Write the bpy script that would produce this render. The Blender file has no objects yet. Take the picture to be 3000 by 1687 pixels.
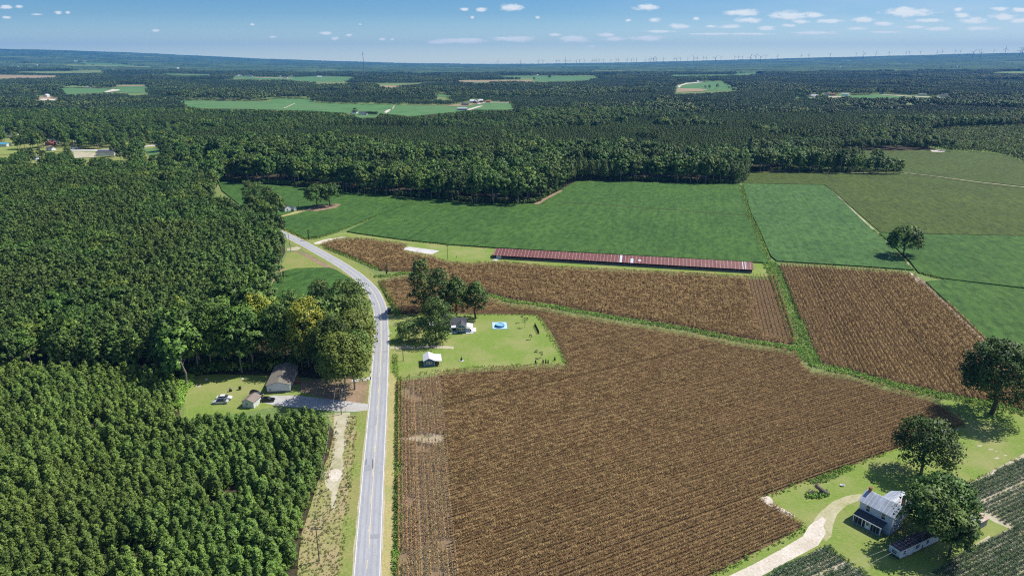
import bpy, math, random
import numpy as np
from mathutils import Vector, Matrix
from mathutils.geometry import tessellate_polygon
R = math.radians
rng = np.random.default_rng(7)
random.seed(7)
C = bpy.context.scene.collection
SC = bpy.context.scene

# ------------------------------------------------------------------ camera
CAMH = 105.0
PITCH = R(18.46)
FPX = 2000.0                      # focal length in photo pixels (24 mm on 36 mm)
cam = bpy.data.cameras.new('camera'); cam.lens = 24.0; cam.sensor_width = 36.0
cam.clip_start = 1.0; cam.clip_end = 60000.0
camo = bpy.data.objects.new('camera', cam); C.objects.link(camo)
camo.location = (0, 0, CAMH); camo.rotation_euler = (R(90) - PITCH, 0, 0)
SC.camera = camo

# ------------------------------------------------------------------ sun, sky, exposure
SUN_EL, SUN_AZ = R(53), R(68)     # azimuth clockwise from +Y
sv = Vector((math.cos(SUN_EL) * math.sin(SUN_AZ), math.cos(SUN_EL) * math.cos(SUN_AZ), math.sin(SUN_EL)))
sun = bpy.data.lights.new('sun', 'SUN'); sun.energy = 5.0; sun.angle = R(0.5); sun.color = (1.0, 0.955, 0.88)
suno = bpy.data.objects.new('sun', sun); C.objects.link(suno)
suno.rotation_euler = (-sv).to_track_quat('-Z', 'Y').to_euler()
suno.location = (0, 0, 300)
SC.view_settings.view_transform = 'Standard'; SC.view_settings.look = 'None'
SC.view_settings.exposure = 0.12; SC.view_settings.gamma = 1.0
SC.render.engine = 'CYCLES'; SC.cycles.use_denoising = False; SC.cycles.filter_width = 1.15
SC.cycles.max_bounces = 4; SC.cycles.diffuse_bounces = 2; SC.cycles.glossy_bounces = 2
SC.cycles.transmission_bounces = 2; SC.cycles.volume_bounces = 0; SC.cycles.transparent_max_bounces = 4

CP, SP = math.cos(PITCH), math.sin(PITCH)
world = bpy.data.worlds.new('World'); SC.world = world; world.use_nodes = True

def pixdir(u, v):
    X = (u - 1500.0) / FPX; Y = (843.5 - v) / FPX
    return np.array([X, CP + Y * SP, -SP + Y * CP])

def build_sky():
    nt = world.node_tree; N = nt.nodes; L = nt.links
    bg = N['Background']; bg.inputs['Strength'].default_value = 0.10
    sky = N.new('ShaderNodeTexSky'); sky.sky_type = 'NISHITA'; sky.sun_disc = False
    sky.sun_elevation = SUN_EL; sky.sun_rotation = SUN_AZ; sky.altitude = 100
    sky.air_density = 1.0; sky.dust_density = 0.35; sky.ozone_density = 2.0
    tc = N.new('ShaderNodeTexCoord')
    sep = N.new('ShaderNodeSeparateXYZ'); L.new(tc.outputs['Generated'], sep.inputs[0])
    ym = N.new('ShaderNodeMath'); ym.operation = 'MAXIMUM'; L.new(sep.outputs['Y'], ym.inputs[0]); ym.inputs[1].default_value = 0.02
    az = N.new('ShaderNodeMath'); az.operation = 'DIVIDE'; L.new(sep.outputs['X'], az.inputs[0]); L.new(ym.outputs[0], az.inputs[1])
    el = N.new('ShaderNodeMath'); el.operation = 'DIVIDE'; L.new(sep.outputs['Z'], el.inputs[0]); L.new(ym.outputs[0], el.inputs[1])
    p = N.new('ShaderNodeCombineXYZ'); L.new(az.outputs[0], p.inputs[0]); L.new(el.outputs[0], p.inputs[1])
    # each cumulus of the sky at its own bearing and height: (u, v, half width, half height) as seen in the photo
    CL = [(1345, 121, 88, 8), (1375, 119, 45, 6), (1510, 115, 62, 8), (1280, 124, 28, 5), (1500, 23, 32, 9), (1408, 29, 17, 6), (1360, 28, 12, 5), (1384, 52, 6, 4), (1575, 52, 9, 4),
          (1894, 22, 36, 8), (1918, 59, 18, 6), (1840, 61, 8, 4), (1680, 115, 50, 9), (1627, 103, 18, 4), (1775, 103, 26, 5), (1800, 115, 35, 6), (1900, 113, 52, 7), (1990, 78, 30, 7), (1930, 92, 40, 4),
          (2175, 38, 56, 9), (2190, 60, 36, 8), (2080, 77, 14, 4), (2142, 79, 32, 6), (2040, 55, 10, 4), (2315, 45, 58, 11), (2385, 46, 28, 7), (2345, 65, 26, 6), (2250, 83, 26, 7), (2430, 62, 42, 6),
          (2380, 97, 70, 5), (2310, 75, 20, 5), (2530, 59, 32, 8), (2513, 84, 26, 5), (2590, 70, 32, 6), (2665, 37, 76, 12), (2640, 31, 30, 9), (2720, 60, 50, 6), (2805, 28, 14, 5), (2745, 85, 42, 6),
          (2820, 47, 20, 7), (2850, 60, 40, 8), (2875, 84, 52, 6), (2930, 27, 26, 6), (2940, 50, 40, 9), (2990, 62, 30, 7), (2990, 30, 30, 7), (2680, 80, 30, 4), (2600, 95, 60, 3), (2080, 100, 60, 3), (2200, 100, 60, 3),
          (15, 21, 17, 6), (57, 19, 12, 5), (172, 38, 11, 5), (197, 37, 9, 4), (20, 51, 12, 4), (110, 43, 18, 3), (456, 90, 12, 4), (955, 98, 15, 5), (982, 113, 10, 5), (800, 109, 14, 3), (739, 72, 6, 3), (1022, 104, 9, 4), (1120, 116, 8, 4), (1150, 116, 7, 3), (1735, 137, 12, 4), (1055, 72, 5, 3)]
    nz = N.new('ShaderNodeTexNoise'); nz.inputs['Scale'].default_value = 1.0; nz.inputs['Detail'].default_value = 5; nz.inputs['Roughness'].default_value = 0.6
    sc = N.new('ShaderNodeVectorMath'); sc.operation = 'MULTIPLY'; sc.inputs[1].default_value = (55, 160, 1); L.new(p.outputs[0], sc.inputs[0]); L.new(sc.outputs[0], nz.inputs['Vector'])
    prev = None
    for (u, v, hw, hh) in CL:
        d = pixdir(u, v); a0, e0 = d[0] / d[1], d[2] / d[1]
        s = N.new('ShaderNodeVectorMath'); s.operation = 'SUBTRACT'; s.inputs[1].default_value = (a0, e0, 0); L.new(p.outputs[0], s.inputs[0])
        m = N.new('ShaderNodeVectorMath'); m.operation = 'MULTIPLY'; m.inputs[1].default_value = (FPX / (hw * 1.15), FPX / (hh * 1.15), 0); L.new(s.outputs[0], m.inputs[0])
        ln = N.new('ShaderNodeVectorMath'); ln.operation = 'LENGTH'; L.new(m.outputs[0], ln.inputs[0])
        if prev is None: prev = ln.outputs['Value']
        else:
            mn = N.new('ShaderNodeMath'); mn.operation = 'SMOOTH_MIN'; mn.inputs[2].default_value = 0.15; L.new(prev, mn.inputs[0]); L.new(ln.outputs['Value'], mn.inputs[1]); prev = mn.outputs[0]
    # distance to the nearest cloud centre, roughened by noise, gives the cloud cover
    na = N.new('ShaderNodeMath'); na.operation = 'MULTIPLY_ADD'; L.new(nz.outputs['Fac'], na.inputs[0]); na.inputs[1].default_value = 1.9; L.new(prev, na.inputs[2])
    mr = N.new('ShaderNodeMapRange'); mr.interpolation_type = 'SMOOTHSTEP'; L.new(na.outputs[0], mr.inputs['Value'])
    mr.inputs['From Min'].default_value = 1.98; mr.inputs['From Max'].default_value = 1.25; mr.inputs['To Min'].default_value = 0; mr.inputs['To Max'].default_value = 0.8
    # thin veil of cirrus towards the sun side
    nz2 = N.new('ShaderNodeTexNoise'); nz2.inputs['Scale'].default_value = 1.0; nz2.inputs['Detail'].default_value = 4
    sc2 = N.new('ShaderNodeVectorMath'); sc2.operation = 'MULTIPLY'; sc2.inputs[1].default_value = (8, 40, 1); L.new(p.outputs[0], sc2.inputs[0]); L.new(sc2.outputs[0], nz2.inputs['Vector'])
    vr = N.new('ShaderNodeMapRange'); L.new(az.outputs[0], vr.inputs['Value']); vr.inputs['From Min'].default_value = 0.05; vr.inputs['From Max'].default_value = 0.85; vr.inputs['To Max'].default_value = 0.62
    er = N.new('ShaderNodeMapRange'); L.new(el.outputs[0], er.inputs['Value']); er.inputs['From Min'].default_value = 0.0; er.inputs['From Max'].default_value = 0.04
    er.inputs['To Min'].default_value = 0.3
    vm = N.new('ShaderNodeMath'); vm.operation = 'MULTIPLY'; L.new(vr.outputs[0], vm.inputs[0]); L.new(nz2.outputs['Fac'], vm.inputs[1])
    vm2 = N.new('ShaderNodeMath'); vm2.operation = 'MULTIPLY'; L.new(vm.outputs[0], vm2.inputs[0]); L.new(er.outputs[0], vm2.inputs[1])
    gr = N.new('ShaderNodeMapRange'); L.new(el.outputs[0], gr.inputs['Value']); gr.inputs['From Min'].default_value = 0.0; gr.inputs['From Max'].default_value = 0.10
    rp = N.new('ShaderNodeValToRGB'); L.new(gr.outputs[0], rp.inputs[0]); e = rp.color_ramp.elements; e[0].position = 0; e[0].color = (0.92, 1.06, 1.08, 1); e[1].position = 1.0; e[1].color = (0.18, 0.345, 0.54, 1)
    q_ = e.new(0.25); q_.color = (0.54, 0.66, 0.77, 1); q_ = e.new(0.6); q_.color = (0.29, 0.44, 0.60, 1)
    g2 = N.new('ShaderNodeMix'); g2.data_type = 'RGBA'; g2.blend_type = 'MULTIPLY'; g2.inputs['Factor'].default_value = 1.0; L.new(sky.outputs[0], g2.inputs['A'])
    vs = N.new('ShaderNodeVectorMath'); vs.operation = 'SCALE'; vs.inputs['Scale'].default_value = 1.75; L.new(rp.outputs[0], vs.inputs[0]); L.new(vs.outputs[0], g2.inputs['B'])
    v2 = N.new('ShaderNodeMix'); v2.data_type = 'RGBA'; L.new(vm2.outputs[0], v2.inputs['Factor']); L.new(g2.outputs['Result'], v2.inputs['A']); v2.inputs['B'].default_value = (8.6, 8.8, 8.8, 1)
    mx = N.new('ShaderNodeMix'); mx.data_type = 'RGBA'; L.new(mr.outputs[0], mx.inputs['Factor']); L.new(v2.outputs['Result'], mx.inputs['A']); mx.inputs['B'].default_value = (9.6, 9.7, 9.5, 1)
    L.new(mx.outputs['Result'], bg.inputs['Color'])
build_sky()

# ------------------------------------------------------------------ ground geometry helpers
def rise(x, y):
    """height of the land: flat farmland, far rims rise a little to both sides"""
    x = np.asarray(x, float); y = np.asarray(y, float)
    t = np.clip(x / np.maximum(y, 1.0), -0.85, 0.85); t = np.where(y < 1.0, 0.0, t)
    u = 1500 + t / CP * FPX
    k = np.interp(u, [-400, 0, 200, 388, 600, 776, 1000, 1200, 1400, 1600, 1800, 2000, 2400, 3000, 3500], [40, 37, 34.5, 30, 21.5, 14.5, 8, 3.2, 0.6, 1.2, 4.2, 8.5, 17.5, 29, 36])
    D = np.hypot(x, y)
    s = np.clip((D - 3500) / 11000, 0, 1)
    return k / FPX * np.minimum(D, 16500) * s ** 1.0 * CP

_T = np.concatenate([np.linspace(90, 3500, 1200), np.linspace(3510, 16300, 900)])
def G(u, v, z=0.0):
    d = pixdir(u, v)
    if d[2] < -1e-3:
        t = (CAMH - z) / -d[2]
        if t < 3400: return Vector((d[0] * t, d[1] * t, z))
    hz = CAMH + d[2] * _T - z - rise(d[0] * _T, d[1] * _T)
    k = np.nonzero(hz <= 0)[0]
    if len(k) == 0: t = _T[-1]
    else:
        k = k[0]; t = _T[k] if k == 0 else _T[k - 1] + (_T[k] - _T[k - 1]) * hz[k - 1] / (hz[k - 1] - hz[k])
    return Vector((d[0] * t, d[1] * t, float(rise(d[0] * t, d[1] * t)) + z))

def proj(x, y, z):
    dz = z - CAMH
    Z = y * CP - dz * SP; Y = y * SP + dz * CP
    Z = np.maximum(Z, 0.1)
    return 1500 + FPX * x / Z, 843.5 - FPX * Y / Z, Z

def solve_h(u, vb, vt):
    """height of something standing at (u, vb) whose top shows at vt"""
    g = G(u, vb); lo, hi = 0.0, 60.0
    for _ in range(30):
        m = (lo + hi) / 2
        if proj(g.x, g.y, g.z + m)[1] > vt: lo = m
        else: hi = m
    return lo
def mpp(u, v):
    g = G(u, v); return float(proj(g.x, g.y, 0)[2]) / FPX

def pip(px, py, poly):
    px = np.asarray(px, float); py = np.asarray(py, float)
    ins = np.zeros(px.shape, bool); n = len(poly); j = n - 1
    for i in range(n):
        xi, yi = poly[i][0], poly[i][1]; xj, yj = poly[j][0], poly[j][1]
        if yi != yj:
            c = ((yi > py) != (yj > py)) & (px < (xj - xi) * (py - yi) / (yj - yi) + xi)
            ins ^= c
        j = i
    return ins

def vnoise(x, y, s, seed=0):
    """value noise on a grid of s metres"""
    x = np.asarray(x, float) / s; y = np.asarray(y, float) / s
    xi = np.floor(x).astype(np.int64); yi = np.floor(y).astype(np.int64); fx = x - xi; fy = y - yi
    fx = fx * fx * (3 - 2 * fx); fy = fy * fy * (3 - 2 * fy)
    def h(a, b):
        n = (a * 374761393 + b * 668265263 + seed * 1442695041) & 0xffffffff
        n = ((n ^ (n >> 13)) * 1274126177) & 0xffffffff
        return ((n ^ (n >> 16)) & 0xffff) / 65535.0
    return (h(xi, yi) * (1 - fx) + h(xi + 1, yi) * fx) * (1 - fy) + (h(xi, yi + 1) * (1 - fx) + h(xi + 1, yi + 1) * fx) * fy

# ------------------------------------------------------------------ object helpers
def tag(o, label=None, cat=None, group=None, kind=None):
    if label: o['label'] = label
    if cat: o['category'] = cat
    if group: o['group'] = group
    if kind: o['kind'] = kind
    return o
def empty(name, loc, rz=0.0, scale=1.0):
    o = bpy.data.objects.new(name, None); C.objects.link(o); o.empty_display_size = 0.5
    o.location = loc; o.rotation_euler = (0, 0, rz); o.scale = (scale,) * 3
    return o
def link(name, me, parent=None, loc=None, rz=0.0):
    o = bpy.data.objects.new(name, me); C.objects.link(o); o.parent = parent
    if loc is not None: o.location = loc
    if rz: o.rotation_euler = (0, 0, rz)
    return o

class MB:
    def __init__(s): s.v = []; s.f = []; s.mi = []
    def quad(s, *p, m=0):
        b = len(s.v); s.v += [tuple(q) for q in p]; s.f.append(tuple(range(b, b + len(p)))); s.mi.append(m)
    def box(s, x0, x1, y0, y1, z0, z1, m=0):
        b = len(s.v)
        s.v += [(x0, y0, z0), (x1, y0, z0), (x1, y1, z0), (x0, y1, z0), (x0, y0, z1), (x1, y0, z1), (x1, y1, z1), (x0, y1, z1)]
        for f in ((0, 3, 2, 1), (4, 5, 6, 7), (0, 1, 5, 4), (1, 2, 6, 5), (2, 3, 7, 6), (3, 0, 4, 7)):
            s.f.append(tuple(b + i for i in f)); s.mi.append(m)
    def tube(s, p, q, r0, r1=None, n=8, m=0, cap=True):
        r1 = r0 if r1 is None else r1
        p = Vector(p); q = Vector(q); d = (q - p).normalized()
        a = d.orthogonal().normalized(); c = d.cross(a); b = len(s.v)
        for k in range(n):
            t = 2 * math.pi * k / n; w = a * math.cos(t) + c * math.sin(t)
            s.v.append(tuple(p + w * r0)); s.v.append(tuple(q + w * r1))
        for k in range(n):
            i, j = b + 2 * k, b + 2 * ((k + 1) % n)
            s.f.append((i, j, j + 1, i + 1)); s.mi.append(m)
        if cap:
            s.f.append(tuple(b + 2 * k for k in range(n))[::-1]); s.mi.append(m)
            s.f.append(tuple(b + 2 * k + 1 for k in range(n))); s.mi.append(m)
    def prism(s, poly, a, b_, axis='y', m=0):
        """poly of (p, q) extruded from a to b_ along axis: y -> (p, t, q), x -> (t, p, q), z -> (p, q, t)"""
        f = {'y': lambda p, t: (p[0], t, p[1]), 'x': lambda p, t: (t, p[0], p[1]), 'z': lambda p, t: (p[0], p[1], t)}[axis]
        b = len(s.v); n = len(poly)
        s.v += [f(p, a) for p in poly] + [f(p, b_) for p in poly]
        s.f.append(tuple(range(b, b + n))); s.f.append(tuple(range(b + 2 * n - 1, b + n - 1, -1))); s.mi += [m, m]
        for i in range(n):
            j = (i + 1) % n; s.f.append((b + i, b + n + i, b + n + j, b + j)); s.mi.append(m)
    def lathe(s, prof, n=16, c=(0, 0, 0), sx=1, sy=1, m=0):
        b = len(s.v)
        for (r, z) in prof:
            for k in range(n):
                t = 2 * math.pi * k / n; s.v.append((c[0] + r * sx * math.cos(t), c[1] + r * sy * math.sin(t), c[2] + z))
        for i in range(len(prof) - 1):
            for k in range(n):
                s.f.append((b + i * n + k, b + i * n + (k + 1) % n, b + (i + 1) * n + (k + 1) % n, b + (i + 1) * n + k)); s.mi.append(m)
    def mesh(s, name, mats, smooth=False):
        me = bpy.data.meshes.new(name); me.from_pydata(s.v, [], s.f)
        for mt in (mats if isinstance(mats, (list, tuple)) else [mats]): me.materials.append(mt)
        if any(s.mi): me.polygons.foreach_set('material_index', s.mi)
        if smooth: me.polygons.foreach_set('use_smooth', [True] * len(s.f))
        import bmesh
        bm = bmesh.new(); bm.from_mesh(me); bmesh.ops.recalc_face_normals(bm, faces=bm.faces); bm.to_mesh(me); bm.free()
        me.update(); return me
    def build(s, name, mats, parent=None, loc=None, rz=0.0, smooth=False):
        return link(name, s.mesh(name, mats, smooth), parent, loc, rz)

# ------------------------------------------------------------------ materials
def newmat(name):
    m = bpy.data.materials.new(name); m.use_nodes = True
    b = m.node_tree.nodes['Principled BSDF']; return m, m.node_tree.nodes, m.node_tree.links, b
def lay(N, L, scale, detail=4, rough=0.6, stretch=None, rot=0.0, coord=None):
    g = coord if coord is not None else N.new('ShaderNodeNewGeometry').outputs['Position']
    if stretch or rot:
        mp = N.new('ShaderNodeMapping'); mp.vector_type = 'POINT'
        vr = N.new('ShaderNodeVectorRotate'); vr.rotation_type = 'Z_AXIS'; vr.inputs['Angle'].default_value = rot; L.new(g, vr.inputs['Vector'])
        mp.inputs['Scale'].default_value = stretch or (1, 1, 1); L.new(vr.outputs[0], mp.inputs['Vector']); g = mp.outputs[0]
    n = N.new('ShaderNodeTexNoise'); n.inputs['Scale'].default_value = scale; n.inputs['Detail'].default_value = detail; n.inputs['Roughness'].default_value = rough
    L.new(g, n.inputs['Vector']); return n.outputs['Fac']
def ramp(N, L, fac, stops):
    r = N.new('ShaderNodeValToRGB'); L.new(fac, r.inputs[0]); e = r.color_ramp.elements
    while len(e) < len(stops): e.new(0.5)
    for i, (p, c) in enumerate(stops): e[i].position = p; e[i].color = (*c, 1) if len(c) == 3 else c
    return r.outputs['Color']
def mix(N, L, fac, a, b, mode='MIX'):
    m = N.new('ShaderNodeMix'); m.data_type = 'RGBA'; m.blend_type = mode
    for s, x in (('Factor', fac), ('A', a), ('B', b)):
        if isinstance(x, (int, float)): m.inputs[s].default_value = x
        elif isinstance(x, tuple): m.inputs[s].default_value = (*x, 1)
        else: L.new(x, m.inputs[s])
    return m.outputs['Result']
def bump(N, L, b, fac, strength, dist):
    bp = N.new('ShaderNodeBump'); bp.inputs['Strength'].default_value = strength; bp.inputs['Distance'].default_value = dist
    L.new(fac, bp.inputs['Height']); L.new(bp.outputs[0], b.inputs['Normal'])

def land(name, ca, cb, cc=None, s1=0.05, s2=1.2, big=0.35, fine=0.6, bmp=0.3, rough=0.95, stretch=None, rot=0.0, cd=None):
    """soil, lawn, crop: large patches (cc), fine grain between ca and cb, rare spots cd"""
    m, N, L, b = newmat(name)
    f = lay(N, L, s2, 6, 0.7, stretch, rot)
    col = ramp(N, L, f, [(0.5 - 0.16 / max(fine, .01) * .6, ca), (0.5 + 0.16 / max(fine, .01) * .6, cb)])
    if cc:
        f2 = lay(N, L, s1, 4, 0.6)
        r2 = ramp(N, L, f2, [(0.42, (0, 0, 0)), (0.66, (1, 1, 1))])
        mm = N.new('ShaderNodeMath'); mm.operation = 'MULTIPLY'; L.new(r2, mm.inputs[0]); mm.inputs[1].default_value = big
        col = mix(N, L, mm.outputs[0], col, cc)
    if cd:
        f3 = lay(N, L, s1 * 3.1, 6, 0.75)
        r3 = ramp(N, L, f3, [(0.60, (0, 0, 0)), (0.70, (1, 1, 1))])
        col = mix(N, L, r3, col, cd)
    L.new(col, b.inputs['Base Color']); b.inputs['Roughness'].default_value = rough
    b.inputs['Specular IOR Level'].default_value = 0.15
    if bmp: bump(N, L, b, f, bmp, 0.5)
    return m

def plain(name, c, rough=0.6, metal=0.0, var=0.12, s=1.5, bmp=0.0, spec=0.5, stretch=None):
    m, N, L, b = newmat(name)
    f = lay(N, L, s, 5, 0.65, stretch)
    dk = tuple(x * (1 - var * 2) for x in c); lt = tuple(min(x * (1 + var), 1) for x in c)
    L.new(ramp(N, L, f, [(0.3, dk), (0.7, lt)]), b.inputs['Base Color'])
    b.inputs['Roughness'].default_value = rough; b.inputs['Metallic'].default_value = metal; b.inputs['Specular IOR Level'].default_value = spec
    if bmp: bump(N, L, b, f, bmp, 0.05)
    return m

def leafmat(name, dark, lite, hue=0.5, far=False, rand=0.35, warm=None, spec=0.25):
    """foliage: per clump tint in attribute 'tint', per plant variation, slow drift over the ground"""
    m, N, L, b = newmat(name)
    at = N.new('ShaderNodeAttribute'); at.attribute_name = 'tint'
    col = mix(N, L, at.outputs['Fac'], dark, lite)
    oi = N.new('ShaderNodeObjectInfo')
    if warm:
        rr = ramp(N, L, oi.outputs['Random'], [(0.86, (0, 0, 0)), (1.0, (.8, .8, .8))])
        col = mix(N, L, rr, col, warm)
    hs = N.new('ShaderNodeHueSaturation'); hs.inputs['Saturation'].default_value = 1.0
    mr = N.new('ShaderNodeMapRange'); L.new(oi.outputs['Random'], mr.inputs['Value']); mr.inputs['To Min'].default_value = 1 - rand; mr.inputs['To Max'].default_value = 1 + rand
    L.new(mr.outputs[0], hs.inputs['Value'])
    fv = lay(N, L, 0.0035 if far else 0.011, 5, 0.65); vv = N.new('ShaderNodeMapRange'); L.new(fv, vv.inputs['Value']); vv.inputs['From Min'].default_value = 0.3; vv.inputs['From Max'].default_value = 0.7; vv.inputs['To Min'].default_value = 0.72; vv.inputs['To Max'].default_value = 1.28
    vmul = N.new('ShaderNodeMath'); vmul.operation = 'MULTIPLY'; L.new(vv.outputs[0], vmul.inputs[0]); L.new(mr.outputs[0], vmul.inputs[1]); L.new(vmul.outputs[0], hs.inputs['Value'])
    f = lay(N, L, 0.02, 2)
    mh = N.new('ShaderNodeMapRange'); L.new(f, mh.inputs['Value']); mh.inputs['From Min'].default_value = 0.3; mh.inputs['From Max'].default_value = 0.7
    mh.inputs['To Min'].default_value = hue - 0.018; mh.inputs['To Max'].default_value = hue + 0.018; L.new(mh.outputs[0], hs.inputs['Hue'])
    L.new(col, hs.inputs['Color']); L.new(hs.outputs[0], b.inputs['Base Color'])
    b.inputs['Roughness'].default_value = 0.55; b.inputs['Specular IOR Level'].default_value = spec
    return m

M = {}
M['ground'] = land('ground_soil_grass', (0.12, 0.19, 0.05), (0.21, 0.28, 0.09), (0.24, 0.22, 0.10), 0.004, 0.9, 0.6)
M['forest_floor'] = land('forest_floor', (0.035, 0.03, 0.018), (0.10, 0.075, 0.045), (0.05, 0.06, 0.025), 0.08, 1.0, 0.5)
M['lawn'] = land('lawn', (0.105, 0.180, 0.024), (0.30, 0.39, 0.090), (0.32, 0.32, 0.12), 0.07, 0.9, 0.85, 0.32, 0.5, stretch=(1, 2.6, 1), rot=0.35, cd=(0.36, 0.31, 0.17))
M['verge'] = land('mown_verge', (0.13, 0.19, 0.035), (0.31, 0.35, 0.10), (0.34, 0.28, 0.12), 0.09, 1.2, 0.6)
M['dryverge'] = land('dry_verge', (0.33, 0.28, 0.10), (0.55, 0.46, 0.22), (0.28, 0.33, 0.10), 0.15, 1.6, 0.6)
M['scrubland'] = land('rough_scrub', (0.15, 0.19, 0.05), (0.44, 0.40, 0.17), (0.42, 0.31, 0.19), 0.09, 1.3, 0.8, 0.45, cd=(0.20, 0.27, 0.06))
M['sand'] = land('sandy_dirt', (0.50, 0.43, 0.34), (0.86, 0.79, 0.69), (0.48, 0.40, 0.29), 0.15, 1.5, 0.5, 0.4, 0.5, cd=(0.34, 0.27, 0.16))
M['palesand'] = land('pale_path', (0.42, 0.37, 0.26), (0.62, 0.56, 0.42), (0.30, 0.30, 0.14), 0.18, 1.2, 0.8, 0.4, 0.3)
M['dirt'] = land('bare_dirt', (0.24, 0.16, 0.10), (0.42, 0.30, 0.20), (0.16, 0.15, 0.07), 0.2, 1.0, 0.6)
M['wornlawn'] = land('worn_lawn', (0.26, 0.27, 0.09), (0.52, 0.48, 0.30), (0.56, 0.50, 0.36), 0.12, 1.2, 0.8, 0.4)
M['gapsoil'] = land('gap_soil', (0.26, 0.20, 0.13), (0.52, 0.43, 0.32), (0.30, 0.27, 0.13), 0.25, 1.6, 0.8)
M['gravel'] = land('gravel_drive', (0.38, 0.37, 0.36), (0.60, 0.59, 0.58), (0.36, 0.33, 0.22), 0.2, 3.0, 0.5)
M['cornsoil'] = land('corn_soil', (0.10, 0.055, 0.025), (0.26, 0.17, 0.09), (0.14, 0.10, 0.045), 0.06, 1.4, 0.6, 0.5)
M['concrete'] = land('concrete_pad', (0.55, 0.53, 0.50), (0.72, 0.70, 0.67), (0.42, 0.40, 0.37), 0.25, 1.2, 0.6)
M['soysoil'] = land('soy_soil', (0.018, 0.050, 0.012), (0.045, 0.115, 0.028), (0.03, 0.06, 0.02), 0.05, 1.0, 0.4)

def asphalt():
    m, N, L, b = newmat('asphalt')
    f = lay(N, L, 3.0, 8, 0.75); f2 = lay(N, L, 0.10, 4); f3 = lay(N, L, 0.6, 4, 0.6, (1, 0.12, 1), -0.03)
    col = ramp(N, L, f, [(0.35, (0.30, 0.305, 0.32)), (0.65, (0.44, 0.445, 0.46))])
    col = mix(N, L, ramp(N, L, f2, [(0.4, (0, 0, 0)), (0.7, (.5, .5, .5))]), col, (0.47, 0.48, 0.50))
    col = mix(N, L, ramp(N, L, f3, [(0.52, (0, 0, 0)), (0.70, (.55, .55, .55))]), col, (0.26, 0.27, 0.30))
    L.new(col, b.inputs['Base Color']); b.inputs['Roughness'].default_value = 0.85; bump(N, L, b, f, 0.3, 0.03); return m
M['asphalt'] = asphalt()
M['patch'] = plain('tar_patch', (0.32, 0.325, 0.34), 0.9, var=0.1)
M['rubbermark'] = plain('rubber_mark', (0.12, 0.12, 0.13), 0.9)
M['white_line'] = plain('white_road_paint', (0.80, 0.78, 0.72), 0.7, s=2, var=0.15)
M['yellow_line'] = plain('yellow_road_paint', (0.74, 0.62, 0.40), 0.7, s=2, var=0.15)

def cropland(name, ca, cb, cc, rowdir, big=0.5, cd=None):
    """closed crop canopy: fine leaf grain, faint drill rows along rowdir, uneven growth"""
    m, N, L, b = newmat(name); ang = -math.atan2(rowdir[1], rowdir[0])
    f = lay(N, L, 1.6, 7, 0.8); rw = lay(N, L, 0.55, 3, 0.6, (0.02, 1.0, 1), ang); pt = lay(N, L, 0.018, 5, 0.65); tr = lay(N, L, 0.16, 2, 0.5, (0.02, 1.0, 1), ang)
    col = ramp(N, L, f, [(0.34, ca), (0.64, cb)])
    col = mix(N, L, ramp(N, L, pt, [(0.38, (0, 0, 0)), (0.68, (big, big, big))]), col, cc)
    col = mix(N, L, ramp(N, L, rw, [(0.48, (0, 0, 0)), (0.70, (0.3, 0.3, 0.3))]), col, tuple(x * 0.6 for x in ca))
    md_ = lay(N, L, 0.30, 6, 0.75, (0.5, 1.0, 1), ang); col = mix(N, L, ramp(N, L, md_, [(0.36, (0.75, 0.75, 0.75)), (0.55, (0, 0, 0))]), col, tuple(x * 0.75 for x in ca))
    col = mix(N, L, ramp(N, L, md_, [(0.56, (0, 0, 0)), (0.72, (0.6, 0.6, 0.6))]), col, tuple(min(1, x * 1.35) for x in cb))
    if cd: col = mix(N, L, ramp(N, L, tr, [(0.70, (0, 0, 0)), (0.76, (0.6, 0.6, 0.6))]), col, cd)
    L.new(col, b.inputs['Base Color']); b.inputs['Roughness'].default_value = 0.85; b.inputs['Specular IOR Level'].default_value = 0.2
    bump(N, L, b, f, 0.8, 0.6); return m

# ------------------------------------------------------------------ ground sheets
def sheet(name, pts, mat, z=0.02, label=None, kind='structure', world_pts=False, thick=0.0, cat=None):
    P = [(Vector(p) if world_pts else G(p[0], p[1])) for p in pts]
    P = [Vector((p.x, p.y, (p.z if not world_pts else float(rise(p.x, p.y))) + z + thick)) for p in P]
    tri = tessellate_polygon([P])
    v = [tuple(p) for p in P]; f = [tuple(t) for t in tri]
    if thick:
        n = len(P); v += [(p.x, p.y, p.z - thick - z) for p in P]
        for i in range(n): j = (i + 1) % n; f.append((i, j, n + j, n + i))
    mb = MB(); mb.v = v; mb.f = f; mb.mi = [0] * len(f)
    o = mb.build(name, mat)
    if not thick:
        for p_ in o.data.polygons:
            if p_.normal.z < 0: o.data.flip_normals(); break
    o['kind'] = kind
    if label: o['label'] = label
    if cat: o['category'] = cat
    return o

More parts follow.
